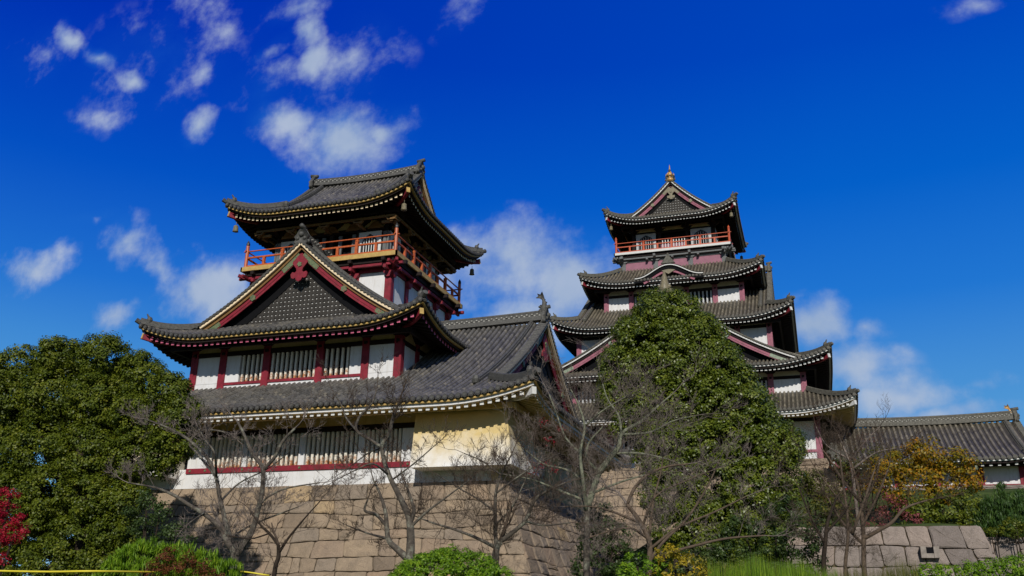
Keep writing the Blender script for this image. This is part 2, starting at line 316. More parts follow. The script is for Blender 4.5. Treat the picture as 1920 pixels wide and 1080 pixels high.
# ------------------------------------------------------------------ roofs
def roof(root,cx,cy,A,B,ze,H,c,wall,lift=1.2,T=5.0,ridge=None,gab=None,pitch=.44,tile='tile_grey',trim='tile_trim',
         line='ochre',tip='whitepaint',under='darkwood',raf=.5,beam='crimson',beamend='whitepaint',soffit_drop=.62,over=None,hole=None,
         board='crimson',pend='crimson',lattice=True,bells=False,raf_under=None,detail=True,sides=(0,1,2,3),raf_mat=None,fascia=None,ridge_h=.75,ornament=None,verge_o=.65,decor='verdigris',span=None,label=None):
    """hipped skirt (ridge None) or hip-and-gable roof. A,B half sizes in x,y at the eave; ze eave height; H rise over 'span'.
    wall=(wa,wb) half sizes of the storey below; over = top half sizes for a skirt; ridge 'X'/'Y'; gab = gable plane distance from centre"""
    fr=frames(cx,cy)
    if ridge=='X': span=B
    if ridge=='Y': span=A
    D=None
    if ridge is None: D=over
    def prof(d):
        t=d/span; return H*((1-c)*t+c*t*t)
    def lf(t): return lift*max(0.,1-max(t,0)/T)**2.1
    def Z(t,d): return ze+prof(d)+lf(t)*max(0.,1-d/T)
    Mr=MB(); Me=MB(); Mf=MB(); Ms=MB()
    for k in range(4):
        f=fr[k]; L,E=(A,B) if k%2==0 else (B,A)
        main=(ridge=='X' and k%2==0) or (ridge=='Y' and k%2==1)
        def vmax(s):
            t=L-abs(s)
            if ridge is None: return min(D,max(t,0.))
            if main: return E if abs(s)<=gab+verge_o else max(0.,t)
            return min(E-gab+.1,max(t,0.))
        n=max(2,int(round(2*L/pitch))); p=2*L/n
        prof_pts=[(-.5,0),(-.27,0),(-.25,.09),(-.12,.18),(.12,.18),(.25,.09),(.27,0),(.5,0)]
        for i in range(n):
            sc=-L+(i+.5)*p
            nv=None; cols=[]
            vm=max(vmax(sc-.45*p),vmax(sc+.45*p),vmax(sc))
            nv=max(2,int(vm/(.9 if detail else 1.8))+1)
            vs=[];uv=[]
            for a,h in prof_pts:
                s=sc+a*p; vmx=vmax(min(max(s,-L+.001),L-.001))
                if main: vmx=E if abs(sc)<=gab+verge_o else max(0,L-abs(s))
                for j in range(nv+1):
                    d=vmx*j/nv; vs.append(f(s,E-d,Z(L-abs(s),d)+h)); uv.append((i+.5+a*.98+k*200,d))
            m=len(prof_pts); w=nv+1
            Mr.add(vs,[(q*w+j,(q+1)*w+j,(q+1)*w+j+1,q*w+j+1) for q in range(m-1) for j in range(nv)],0,uv)
            # eave: round end tile and pendant lip
            z0=Z(L-abs(sc),0)
            r=.185*p/.44; cen=(sc,z0+.02)
            Mr.poly(f,[(cen[0]+r*math.cos(x*math.pi/4),cen[1]+r*math.sin(x*math.pi/4)) for x in range(8)],E-.05,E+.13,0)
            Mr.poly(f,[(cen[0]+r*.62*math.cos(x*math.pi/3),cen[1]+r*.62*math.sin(x*math.pi/3)) for x in range(6)],E+.13,E+.165,1)
            Mr.poly(f,[(sc+.25*p,z0-.02),(sc+.5*p,Z(L-abs(sc+.5*p),0)-.12),(sc+.75*p,Z(L-abs(sc+p),0)-.02),(sc+.5*p,Z(L-abs(sc+.5*p),0)+.03)],E-.3,E-.0,0)
        # underside sheet + thin line board + fascia
        ns=40
        ss=[-L+2*L*i/ns for i in range(ns+1)]
        ov=(B if k%2==0 else A)-(wall[1] if k%2==0 else wall[0])
        ov=max(ov,.3)
        def zin(s,d): # soffit height
            return ze-soffit_drop+lf(L-abs(s))*max(0,1-d/(ov*1.6))+.36*d
        top=[];bot=[]
        vs=[];
        for s in ss:
            z0=Z(L-abs(s),0); t=L-abs(s)
            vs+=[f(s,E-.02-0*s,z0-.06),f(s,E-.10,z0-.24)]
        # line board
        q=[]
        for s in ss:
            z0=Z(L-abs(s),0); se=s*(1-.06/L)
            q+=[f(se,E-.06,z0-.27),f(se,E-.06,z0-.16),f(se,E-.5,z0-.16),f(se,E-.5,z0-.27)]
        Me.add(q,[(i*4+j,i*4+(j+1)%4,(i+1)*4+(j+1)%4,(i+1)*4+j) for i in range(ns) for j in range(4)]+[(0,1,2,3),(ns*4+3,ns*4+2,ns*4+1,ns*4)])
        q=[]
        for s in ss:
            z0=Z(L-abs(s),0); se=s*(1-.22/L); dr=(.27,.47)
            q+=[f(se,E-.24,z0-dr[1]),f(se,E-.24,z0-dr[0]),f(se,E-.5,z0-dr[0]),f(se,E-.5,z0-dr[1])]
        Mf.add(q,[(i*4+j,i*4+(j+1)%4,(i+1)*4+(j+1)%4,(i+1)*4+j) for i in range(ns) for j in range(4)]+[(0,1,2,3),(ns*4+3,ns*4+2,ns*4+1,ns*4)])
        # soffit
        q=[]
        nd=4
        for s in ss:
            t=L-abs(s)
            for j in range(nd+1):
                d=.25+(min(ov+.3,max(t,.26))-.25)*j/nd
                q.append(f(s*(1-.25/L) if t<.3 else s,E-d,zin(s,d)))
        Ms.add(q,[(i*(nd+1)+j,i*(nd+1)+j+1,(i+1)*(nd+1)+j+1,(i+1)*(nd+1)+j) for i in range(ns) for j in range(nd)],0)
        # rafters with painted tips
        nr=int(2*(L-.5)/raf)
        for i in range(nr+1):
            s=-(L-.5)+2*(L-.5)*i/nr; t=L-abs(s); din=min(ov,t)
            if din<.75: continue
            w=.12 if raf>=.45 else .10
            for (d0,d1,hh) in (((.42,din,.22),) if not raf_under else ((.36,din,.20),)):
                z0=zin(s,d0);z1=zin(s,d1)
                P=[f(s-w,E-d0,z0-hh),f(s-w,E-d1,z1-hh),f(s+w,E-d1,z1-hh),f(s+w,E-d0,z0-hh),f(s-w,E-d0,z0+.02),f(s-w,E-d1,z1+.02),f(s+w,E-d1,z1+.02),f(s+w,E-d0,z0+.02)]
                Ms.box8(P,1)
                Ms.add([f(s-w-.01,E-d0+.012,z0-hh-.01),f(s+w+.01,E-d0+.012,z0-hh-.01),f(s+w+.01,E-d0+.012,z0+.02),f(s-w-.01,E-d0+.012,z0+.02)],[(0,1,2,3)],2)
        # girder
        if ov>1.5:
            Ms.fbox(f,-(L-ov*.62),L-ov*.62,E-ov*.62-.12,E-ov*.62+.12,zin(0,ov*.62)-.55,zin(0,ov*.62)-.2,3)
    # hip corner beams
    for sx_ in (-1,1):
        for sy_ in (-1,1):
            wa,wb=wall
            ovx=min(A-wa,B-wb)
            p0=Vector((cx+sx_*(A-ovx),cy+sy_*(B-ovx),ze-soffit_drop-.15+.36*ovx)); p1=Vector((cx+sx_*(A-.22),cy+sy_*(B-.22),ze-soffit_drop+lift*.93-.02))
            pts=[]
            for i in range(7):
                a=i/6; q=p0.lerp(p1,a); t=ovx*(1-a)+.22; q.z=ze-soffit_drop+lf(t)*max(0,1-t/(ovx*1.6))+.36*t-.42; pts.append(q)
            Ms.sweep(pts,.26,.42,4)
            e=pts[-1]; dr=(pts[-1]-pts[-2]).normalized()
            Ms.sweep([e,e+dr*.1],.3,.46,5)
    # hip ridges
    Mt=MB(); HIPS=[]
    for sx_ in (-1,1):
        for sy_ in (-1,1):
            if ridge is None: Mt=MB()
            dm=D if ridge is None else (A-gab if ridge=='X' else B-gab)
            pts=[]
            for i in range(9):
                d=dm*(1-i/8)+.02*(i/8); pts.append((cx+sx_*(A-d),cy+sy_*(B-d),Z(d,d)+.1))
            Mt.sweep(pts,.5,.22); Mt.sweep([(x,y,z+.2) for x,y,z in pts],.3,.16)
            Mt.tube([(x,y,z+.40) for x,y,z in pts],.13,6)
            e=Vector(pts[-1]); dr=(Vector(pts[-1])-Vector(pts[-2])).normalized(); HIPS.append(Mt) if ridge is None else None
            Mt.tube([e+Vector((0,0,.1)),e+dr*.35+Vector((0,0,.22))],[.2,.2],8)
            q=Vector(pts[-2]); Mt.ball(tuple(q+Vector((0,0,.5))),.24,0,8,1.3); Mt.tube([q+Vector((0,0,.6)),q+dr*.25+Vector((0,0,.95))],[.12,.05],6)
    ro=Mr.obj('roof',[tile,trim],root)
    if label: ro['label']=label
    if Me.v: Me.obj('eave_board',[line],ro)
    Mf.obj('fascia',[fascia or under],ro)
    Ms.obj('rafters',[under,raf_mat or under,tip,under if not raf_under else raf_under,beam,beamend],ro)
    if ridge:
        f0,f2=(fr[0],fr[2]) if ridge=='X' else (fr[1],fr[3])   # main sides
        Em=B if ridge=='X' else A; Lg=gab+verge_o
        ztop=ze+prof(Em)
        # main ridge
        f=f0
        def P(s,o,z): return f(s,o,z)
        pl=[P(s,0,ztop+.08*(abs(s)/Lg)**2*3) for s in np.linspace(-Lg,Lg,13)]
        Mt.sweep(pl,.75,ridge_h*.45,w2=.62)
        Mt.sweep([(a,b,z_+ridge_h*.45) for a,b,z_ in pl],.5,ridge_h*.35)
        Mt.tube([(a,b,z_+ridge_h*.9) for a,b,z_ in pl],.17,8)
        nb=int(2*Lg/.22)
        for i in range(nb):
            s=-Lg+(i+.5)*2*Lg/nb
            zz=ztop+.24*(abs(s)/Lg)**2+ridge_h*.62
            Mt.add([P(s-.07,o,zz-.07) for o in (0.262,)]+[P(s+.07,.262,zz-.07),P(s+.07,.262,zz+.07),P(s-.07,.262,zz+.07)],[(0,1,2,3)])
            [Mt.fbox(f,s-.06,s+.06,o*.3-.03,o*.3+.03,zz-.15+.12*(i%2),zz-.05+.12*(i%2),1) for o in (-1,1)]
        # descending ridges and verge tiles
        for sg in (-1,1):
            for ff in (f0,f2):
                foot=Em-(A-gab if ridge=='X' else B-gab) if False else (A-gab if ridge=='X' else B-gab)
                s0=sg*(Lg-1.25); pts=[ff(s0,Em-d,Z(99,d)+.12) for d in np.linspace(Em-.3,max(foot*.75,1.0),12)]
                Mt.sweep(pts,.42,.22); Mt.tube([(x,y,z+.3) for x,y,z in pts],.13,6)
                e=Vector(pts[-1]); Mt.ball(tuple(e+Vector((0,0,.3))),.3,0,8,1.2)
                # verge
                dd=np.linspace(Em-.2,foot*.92,14)
                pts=[ff(sg*(Lg-.1),Em-d,Z(99,d)+.06) for d in dd]; Mt.sweep(pts,.5,.14)
                tot=0; st=.36; nn=int((Em-foot)*1.25/st)
                for i in range(nn):
                    d=Em-.3-(Em-foot*.92-.3)*i/(nn-1)
                    a=ff(sg*(Lg-.45),Em-d,Z(99,d)+.24); b=ff(sg*(Lg+.16),Em-d,Z(99,d)+.10); Mt.tube([a,b],.13,7)
        # gable ends
        fe=(fr[1],fr[3]) if ridge=='X' else (fr[0],fr[2])
        foot=(A-gab if ridge=='X' else B-gab)
        for f in fe:
            hw=Em-foot
            ss=[hw*i/14*1.0 for i in range(-14,15)]
            def zt(s): return Z(99,Em-abs(s))
            zb=ze+prof(foot)
            G=MB()
            out=[(s,zt(s)-.35) for s in ss if zt(s)-.35>zb+.02]
            G.poly(f,[(out[0][0],zb-.3)]+out+[(out[-1][0],zb-.3)],gab-.25,gab-.1,0)
            go=G.obj('gable_wall',['whitepaint'],ro)
            if lattice:
                GL=MB(); q=.36; nL=int(hw/q)
                for i in range(-nL,nL+1):
                    s=i*q; h=zt(s)-.5
                    if h>zb+.2: GL.fbox(f,s-.098,s+.098,gab-.1,gab-.0,zb-.2,h)
                z=zb+.2
                while z<zt(0)-.7:
                    # width where zt(s)=z
                    sw=[s for s in np.linspace(0,hw,60) if zt(s)-.5>z]
                    if sw: GL.fbox(f,-sw[-1],sw[-1],gab-.1,gab-.02,z-.115,z+.115)
                    z+=q
                # black border boards along the rake; they paint in the shaded gap
                for sg in (-1,1):
                    pts=[f(sg*s,gab,zt(s)-.36-1.75*min(1,hw/7)) for s in np.linspace(0,hw*.86,11)]
                    GL.sweep(pts,.12,1.45*min(1,hw/7),1,side=tuple(np.array(f(0,1,0))-np.array(f(0,0,0))))
                GL.obj('gable_lattice',['latticewood','blackroom'],ro)
            nrm=tuple(np.array(f(0,1,0))-np.array(f(0,0,0)))
            BB=MB()
            for sg in (-1,1):
                dd=np.linspace(0,hw*1.0,16); w1=.2
                p1=[f(sg*s,gab+verge_o-.02,zt(s)-.22) for s in dd]; BB.sweep(p1,.16,.15 if line!='ochre' else .17,0,side=nrm)       # pale edge
                p2=[f(sg*s,gab+verge_o-.22,zt(s)-.52) for s in dd]; BB.sweep(p2,.12,.3,3,side=nrm)
                p3=[f(sg*s,gab+verge_o-.34,zt(s)-1.2*(1-.12*s/hw)) for s in dd]; BB.sweep(p3,.10,.55,1,side=nrm)   # painted board
                p3=[f(sg*s,gab+verge_o-.30,zt(s)-.88) for s in dd]; BB.sweep(p3,.10,.06,1,side=nrm)
                for (a0,a1) in ((0,.17),(.80,1.0)):
                    dd2=np.linspace(hw*a0,hw*a1,6); p4=[f(sg*s,gab+verge_o-.27,zt(s)-1.14*(1-.15*s/hw)) for s in dd2]; BB.sweep(p4,.06,.60,2,side=nrm)
                for a0 in (.48,):
                    s=hw*a0; cz=zt(s)-.8
                    BB.poly(f,[(sg*s+.3*(1 if x%2 else .75)*math.cos(x*math.pi/6),cz+.3*(1 if x%2 else .75)*math.sin(x*math.pi/6)) for x in range(12)],gab+verge_o-.28,gab+verge_o-.18,2)
            BB.obj('bargeboard',['cream' if line=='ochre' else line,board,decor,'brownwood' if line=='ochre' else 'darkwood'],ro)
            # pendant
            PG=MB(); za=zt(0)-1.25; k=min(1.0,hw/7.5); ou=gab+verge_o-.26
            outl=[(0,.7),(.55,.12),(.6,.0),(.26,-.42),(.22,-.62),(.34,-.72),(.55,-.66),(.66,-.84),(.6,-1.08),(.42,-1.16),(.28,-1.1),(.2,-1.28),(0,-1.38)]
            outl=outl+[(-a,b) for a,b in outl[::-1][1:-1]]
            PG.poly(f,[(a*k*1.15,za-.45+b*k*1.15) for a,b in outl],ou,ou+.14,0)
            PG.poly(f,[(.24*k*math.cos(x*math.pi/5)*(1 if x%2 else .7),za-.6*k+.24*k*math.sin(x*math.pi/5)*(1 if x%2 else .7)) for x in range(10)],ou+.14,ou+.22,1)
            PG.obj('gable_pendant',[pend,decor],ro)
            # demon tile at ridge end
            OG=MB(); zo=ztop+.25; k=(ornament or .85); og=gab+verge_o
            outl=[(.55,-.45),(.75,-.2),(.6,.05),(.8,.3),(.55,.6),(.35,.95),(.15,1.2)]; outl=outl+[(-a,b) for a,b in outl[::-1]]
            OG.poly(f,[(a*k,zo+b*k) for a,b in outl],og-.35,og+.05)
            OG.tube([f(0,og-.5,zo+1.25*k),f(0,og+.25,zo+1.38*k)],[.2*k,.2*k],8)
            for sg in (-1,1): OG.ball(f(sg*.38*k,og+.05,zo+.1*k),.2*k,0,6); OG.ball(f(sg*.7*k,og-.1,zo-.2*k),.2*k,0,6)
            OG.ball(f(0,og+.08,zo+.5*k),.28*k,0,8)
            OG.obj('ridge_end_tile',[trim],ro,True)
    for Mt in (HIPS or [Mt]): Mt.obj('ridge',[trim,'tile_light'],ro)
    if bells:
        for sx_ in (-1,1):
            for sy_ in (-1,1):
                b=MB(); x=cx+sx_*(A-.75);y=cy+sy_*(B-.75);z=ze-soffit_drop+lift*.65-.5
                b.tube([(x,y,z+.1),(x,y,z-.25)],.02,4); b.tube([(x,y,z-.2),(x,y,z-.3),(x,y,z-.75),(x,y,z-.8)],[.08,.2,.23,.27],8)
                b.obj('wind_bell',['bronze'],ro,True)
    return ro,Z
# ------------------------------------------------------------------ storeys
def storey(root,cx,cy,a,b,z0,z1,bays,post='crimson',panel='plaster',sill=None,zw0=None,zw1=None,pw=.55,frieze=None,back='blackroom',bar_pitch=.42,head='darkwood',barw=.13,bars='peeling_bar',sides=(0,1,2,3),posttop=True,beamz=None,sidepanel=None,friezem='plaster_bounce'):
    """bays: per side list of (s0,s1,type) type 'p' plaster, 'w' window, 'g' gap; posts at list"""
    fr=frames(cx,cy)
    core=MB(); core.box(cx-a+.6,cx+a-.6,cy-b+.6,cy+b-.6,z0,z1+.4); core.obj('wall_core',[back],root)
    for k in sides:
        f=fr[k]; L,E=(a,b) if k%2==0 else (b,a)
        spec=bays[k] if 0 in bays else bays
        sc=L/spec['L']
        PW=MB(); TW=MB(); pz1=zw1
        PW.fbox(f,-L+.05,L-.05,E-.6,E-.12,z0,zw0-.02)             # apron below windows
        if frieze:
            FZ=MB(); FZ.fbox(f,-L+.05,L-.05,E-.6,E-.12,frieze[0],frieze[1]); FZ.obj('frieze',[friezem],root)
        for (s0,s1,ty) in spec['bays']:
            s0*=sc;s1*=sc
            if ty=='p': PW.fbox(f,s0,s1,E-.6,E-.12,zw0,zw1)
            else:
                wn=MB(); n=max(2,int(round((s1-s0)/bar_pitch)))
                for i in range(n):
                    s=s0+(i+.5)*(s1-s0)/n; P=[]
                    q=barw/2
                    wn.add([f(s-q,E-.18,zw0),f(s+q,E-.18,zw0),f(s+q,E-.38,zw0),f(s-q,E-.38,zw0),f(s-q,E-.18,zw1),f(s+q,E-.18,zw1),f(s+q,E-.38,zw1),f(s-q,E-.38,zw1)],[(0,1,5,4),(1,2,6,5),(2,3,7,6),(3,0,4,7)],0,[(s,0)]*4+[(s,1)]*4)
                wn.fbox(f,s0,s1,E-.5,E-.42,zw0,zw1,1)
                wn.obj('window',[bars,back],root)
        for s in spec['posts']:
            s*=sc; TW.fbox(f,s-pw/2,s+pw/2,E-.3,E+.0,z0,z1)
            if posttop: TW.fbox(f,s-pw*.22,s+pw*.22,E-.02,E+.10,zw1+.1,zw1+.3,1)
        TW.fbox(f,-L,L,E-.45,E-.04,zw1,zw1+.36,1)                # head beam
        if sill: TW.fbox(f,spec.get('sill',(-L,L))[0]*sc,spec.get('sill',(-L,L))[1]*sc,E-.3,E-.03,zw0-sill,zw0)
        if beamz: TW.fbox(f,-L,L,E-.3,E-.02,beamz[0],beamz[1])
        PW.obj('wall',[panel if k==0 else (sidepanel or panel)],root); TW.obj('timber_frame',[post,head],root)
    # bracket blocks and frieze
    for k in sides:
        BK=MB(); f=fr[k]; L,E=(a,b) if k%2==0 else (b,a); spec=bays[k] if 0 in bays else bays; sc=L/spec['L']
        for s in spec['posts']:
            s*=sc; zz=z1-.55
            BK.poly(f,[(s-.35,zz),(s+.35,zz),(s+1.0,zz+.45),(s+1.0,zz+.75),(s-1.0,zz+.75),(s-1.0,zz+.45)],E-.3,E+.12)
            BK.fbox(f,s-.15,s+.15,E-.2,E+1.2,zz+.3,zz+.62)
        if spec['posts']: BK.fbox(f,-L,L,E-.32,E-.2,z1-.3,z1+.2); BK.obj('bracket_beam',[head],root)
def railing(root,cx,cy,a,b,z,h=1.15,mat='vermilion',n=3,edge='ochre',slab=.36,edge_h=.38,metal='iron',beam='crimson',wall=None,under='darkwood',knob='iron',plain=False):
    fr=frames(cx,cy)
    S=MB(); S.box(cx-a+.12,cx+a-.12,cy-b+.12,cy+b-.12,z-slab,z-.03,0)
    for k in range(4):
        f=fr[k]; L,E=(a,b) if k%2==0 else (b,a)
        S.fbox(f,-L,L,E-.14,E,z-edge_h,z,1); S.fbox(f,-L+.25,L-.25,E-.5,E-.35,z-edge_h-.35,z-edge_h,0)
    bo=S.obj('balcony',[under,edge],root)
    RL=MB()
    for k in range(4):
        f=fr[k]; L,E=(a,b) if k%2==0 else (b,a); e=E-.28; Lx=L-.28
        RL.tube([f(-Lx-.3,e,z+h),f(Lx+.3,e,z+h)],.065,6)
        RL.fbox(f,-Lx,Lx,e-.07,e+.07,z+h*.56,z+h*.56+.13); RL.fbox(f,-Lx,Lx,e-.09,e+.09,z+.04,z+.2)
        for i in range(1,2*n):
            s=-Lx+2*Lx*i/(2*n)
            if i%2==0:
                RL.fbox(f,s-.12,s+.12,e-.12,e+.12,z,z+h*.82); RL.tube([f(s,e,z+h*.8),f(s,e,z+h*.88),f(s,e,z+h*.95)],[.16,.19,.08],8)
            else: RL.fbox(f,s-.11,s+.11,e-.1,e+.1,z,z+h*.58)
    for sx_ in (-1,1):
        for sy_ in (-1,1):
            x=cx+sx_*(a-.28);y=cy+sy_*(b-.28)
            RL.tube([(x,y,z-.05),(x,y,z+h*1.35)],.15,8); RL.tube([(x,y,z+h*1.35),(x,y,z+h*1.4),(x,y,z+h*1.5),(x,y,z+h*1.68)],[.09,.16,.15,.02],8,1)
    RL.obj('railing',[mat,knob],bo)
    if wall:
        wa,wb=wall; BM=MB()
        for k in range(4):
            f=fr[k]; L,E=(a,b) if k%2==0 else (b,a); Lw,Ew=(wa,wb) if k%2==0 else (wb,wa)
            zz=z-edge_h-.42
            BM.fbox(f,-L-.35,L+.35,E-.62,E-.42,zz-.2,zz,0)
            for i in range(n+1):
                s=-Lw+.2+(2*Lw-.4)*i/n
                BM.fbox(f,s-.13,s+.13,Ew-.1,E-.2,zz-.48,zz-.2,0); None if plain else BM.poly(f,[(s-.12,zz-1.0),(s+.12,zz-1.0),(s+.42,zz-.62),(s+.42,zz-.45),(s-.42,zz-.45),(s-.42,zz-.62)],Ew-.05,Ew+.25,0)
        for sx_ in (-1,1):
            for sy_ in (-1,1):
                BM.sweep([(cx+sx_*(wa-.2),cy+sy_*(wb-.2),z-edge_h-.95),(cx+sx_*(a+.1),cy+sy_*(b+.1),z-edge_h-.5)],.22,.26)
        BM.obj('balcony_bracket',[beam],bo)
def arch_window(root,f,s,E,z0,w,h,panel='plaster'):
    m=MB(); m.fbox(f,s-w*.5,s+w*.5,E-.1,E+.02,z0,z0+h,0)
    ar=[(w*.33,0),(w*.31,h*.5),(w*.24,h*.7),(w*.12,h*.8),(0,h*.88)]; ar=ar+[(-x,y) for x,y in ar[::-1][1:]]
    m.poly(f,[(s+x*1.18,z0+y*1.04) for x,y in ar],E+.02,E+.07,1); m.poly(f,[(s+x*.9,z0+y*.93) for x,y in ar],E+.07,E+.085,2)
    for i in range(-2,3): m.fbox(f,s+i*w*.115-.04,s+i*w*.115+.04,E+.085,E+.13,z0,z0+h*(.8-.03*i*i),0)
    m.obj('arched_window',[panel,'iron','blackroom'],root)
# ------------------------------------------------------------------ stone walls
def STONE(vs,fs,col,b,fn):
    cs=sum(p[0] for p in b)/4; ch=sum(p[1] for p in b)/4
    g=.016+random.random()*.026; dep=random.uniform(.02,.12)
    def sh(p,k):
        dx,dz=cs-p[0],ch-p[1]; l=math.hypot(dx,dz) or 1; k=min(k,l*.45); return (p[0]+dx/l*k,p[1]+dz/l*k)
    def lp(p,q,t,j): return (p[0]*(1-t)+q[0]*t+random.uniform(-j,j),p[1]*(1-t)+q[1]*t+random.uniform(-j,j))
    ring=[]
    for i in range(4):
        p,q=b[i],b[(i+1)%4]; ring+=[sh(p,random.uniform(.0,.09)),lp(p,q,.12,.012),lp(p,q,.5,.035),lp(p,q,.88,.012)]
    n=len(ring); base=len(vs)
    vs+=[fn(*sh(p,g),-.12) for p in ring]+[fn(*sh(p,g),dep*.5) for p in ring]+[fn(*sh(p,g+.07+random.random()*.05),dep+random.uniform(-.01,.02)) for p in ring]+[fn(*lp(p,(cs,ch),.55,.03),dep+random.uniform(0,.06)) for p in ring]+[fn(cs,ch,dep+random.uniform(.0,.06))]
    for k in range(3):
        for i in range(n): j=(i+1)%n; fs.append((base+k*n+i,base+k*n+j,base+(k+1)*n+j,base+(k+1)*n+i))
    for i in range(n): fs.append((base+3*n+i,base+3*n+(i+1)%n,base+4*n))
    col+=[random.random()]*(4*n)
def stones(name,segs,mat,hmin=.55,hmax=1.0,wmin=.8,wmax=1.9,parent=None):
    """segs: list of (fn(s,h)->point, length s, height, normal dir) surfaces paved with rough blocks"""
    vs=[];fs=[];col=[]
    for fn,Ls,Hh in segs:
        rows=[0.]
        while rows[-1]<Hh-hmin*.7: rows.append(min(Hh,rows[-1]+random.uniform(hmin,hmax)))
        rows[-1]=Hh
        ph=[random.uniform(0,50) for _ in rows]
        def yb(r,s):
            if r==0: return 0
            if r==len(rows)-1: return Hh
            return rows[r]+.13*math.sin(s*.33+ph[r])+.05*math.sin(s*1.1+ph[r]*2)
        for r in range(len(rows)-1):
            s=0.; tilt0=0
            while s<Ls-.01:
                w=random.uniform(wmin,wmax)
                e=s+w
                if Ls-e<wmin*.7: e=Ls
                tilt1=random.uniform(-.08,.08) if e<Ls else 0
                b=[(s+tilt0,yb(r,s)),(e+tilt1,yb(r,e)),(e-tilt1,yb(r+1,e)),(s-tilt0,yb(r+1,s))]
                parts=[b]
                if random.random()<.07:
                    q=random.uniform(.35,.65); m0=tuple(b[0][i]*(1-q)+b[3][i]*q for i in (0,1)); q+=random.uniform(-.12,.12); m1_=tuple(b[1][i]*(1-q)+b[2][i]*q for i in (0,1)); parts=[[b[0],b[1],m1_,m0],[m0,m1_,b[2],b[3]]]
                elif random.random()<.08 and w>1.3:
                    q=random.uniform(.35,.65); m0=tuple(b[0][i]*(1-q)+b[1][i]*q for i in (0,1)); q+=random.uniform(-.12,.12); m1_=tuple(b[3][i]*(1-q)+b[2][i]*q for i in (0,1)); parts=[[b[0],m0,m1_,b[3]],[m0,b[1],b[2],m1_]]
                for b in parts:
                  STONE(vs,fs,col,b,fn)
                s=e; tilt0=tilt1
                continue
                # chamfer a random corner slightly
                cs=sum(p[0] for p in b)/4; ch=sum(p[1] for p in b)/4
                g=.028+random.random()*.03; dep=random.uniform(.02,.13)
                def sh(p,k): # move towards centre by k metres
                    dx,dz=cs-p[0],ch-p[1]; l=math.hypot(dx,dz) or 1; return (p[0]+dx/l*k,p[1]+dz/l*k)
                base=len(vs)
                def mid(p,q,j): return ((p[0]+q[0])/2+random.uniform(-j,j),(p[1]+q[1])/2+random.uniform(-j,j))
                ring=[]
                for i in range(4): ring+= [b[i],mid(b[i],b[(i+1)%4],.03)]
                o=[fn(*sh(p,g),-.12) for p in ring]; m1=[fn(*sh(p,g),dep*.55) for p in ring]; m2=[fn(*sh(p,g+.13),dep) for p in ring]
                cpt=fn(cs,ch,dep+random.uniform(0,.06))
                vs+=o+m1+m2+[cpt]
                for i in range(8):
                    j=(i+1)%8; fs.append((base+i,base+j,base+8+j,base+8+i)); fs.append((base+8+i,base+8+j,base+16+j,base+16+i)); fs.append((base+16+i,base+16+j,base+24))
                col+=[random.random()]*24
                s=e; tilt0=tilt1
    me=bpy.data.meshes.new(name); me.from_pydata([tuple(map(float,p)) for p in vs],[],fs); me.materials.append(MATS[mat])
    a=me.attributes.new('rnd','FLOAT','FACE'); a.data.foreach_set('value',col)
    o=bpy.data.objects.new(name,me); COL.objects.link(o)
    if parent: o.parent=parent
    return o
def batter_base(label,x0,x1,y0,y1,zt,zb,k,mat,names='stone_base',grp=None,corner_big=True,cap=True,bl=(.55,1.0,.8,1.9)):
    "stone platform; top rectangle at zt, walls spreading k per metre (curving) down to zb"
    root=thing(names,label,'stone wall',grp)
    H=zt-zb
    def sp(h): # spread at height above bottom
        d=H-h; return k*d+.012*d*d
    def front(s,h,o): t=s/(x1-x0); e=sp(h); return (x0-e+t*(x1-x0+2*e),y0-e-o,zb+h)
    def right(s,h,o): t=s/(y1-y0); e=sp(h); return (x1+e+o,y0-e+t*(y1-y0+2*e),zb+h)
    def left(s,h,o): t=s/(y1-y0); e=sp(h); return (x0-e-o,y1+e-t*(y1-y0+2*e),zb+h)
    b=MB(); n=8
    for i in range(n):
        h0,h1=H*i/n,H*(i+1)/n; e0,e1=sp(h0)-.1,sp(h1)-.1
        b.add([(x0-e0,y0-e0,zb+h0),(x1+e0,y0-e0,zb+h0),(x1+e0,y1+e0,zb+h0),(x0-e0,y1+e0,zb+h0),(x0-e1,y0-e1,zb+h1),(x1+e1,y0-e1,zb+h1),(x1+e1,y1+e1,zb+h1),(x0-e1,y1+e1,zb+h1)],[(0,1,5,4),(1,2,6,5),(2,3,7,6),(3,0,4,7)]+([(4,5,6,7)] if i==n-1 else []))
    b.obj('rubble_core',['soil'],root)
    stones('stone_facing',[(front,x1-x0,H),(right,y1-y0,H),(left,y1-y0,H)],mat,bl[0],bl[1],bl[2],bl[3],root)
    return root
# ================================================================== setting
g=MB(); g.add([(-2500,-600,-1.6),(2500,-600,-1.6),(2500,4000,-1.6),(-2500,4000,-1.6)],[(0,1,2,3)]); tag(g.obj('ground',['grassland']),kind='structure')
def sstep(a,b,x): t=min(1,max(0,(x-a)/(b-a))); return t*t*(3-2*t)
def hill_z(x,y):
    yt=59.5+12.5*sstep(9.0,9.9,x)
    e=sstep(-19,-9,x)*sstep(yt,yt+2.5,y); z=4.6+1.2*sstep(62,72,y)+5.2*sstep(72,96,y)
    return -1.75+(z+1.75)*e*(1-sstep(70,110,x))*(1-sstep(150,190,y))
hm=MB(); nx,ny=90,80; xs=np.linspace(-25,120,nx); ys=np.concatenate([np.linspace(58,64,14),np.linspace(65,195,ny-14)])
hm.add([(x,y,hill_z(x,y)+.25*noise.noise(Vector((x*.2,y*.2,0)))) for x in xs for y in ys],[(i*ny+j,(i+1)*ny+j,(i+1)*ny+j+1,i*ny+j+1) for i in range(nx-1) for j in range(ny-1)])
tag(hm.obj('hill',['grassland'],smooth=True),kind='structure')
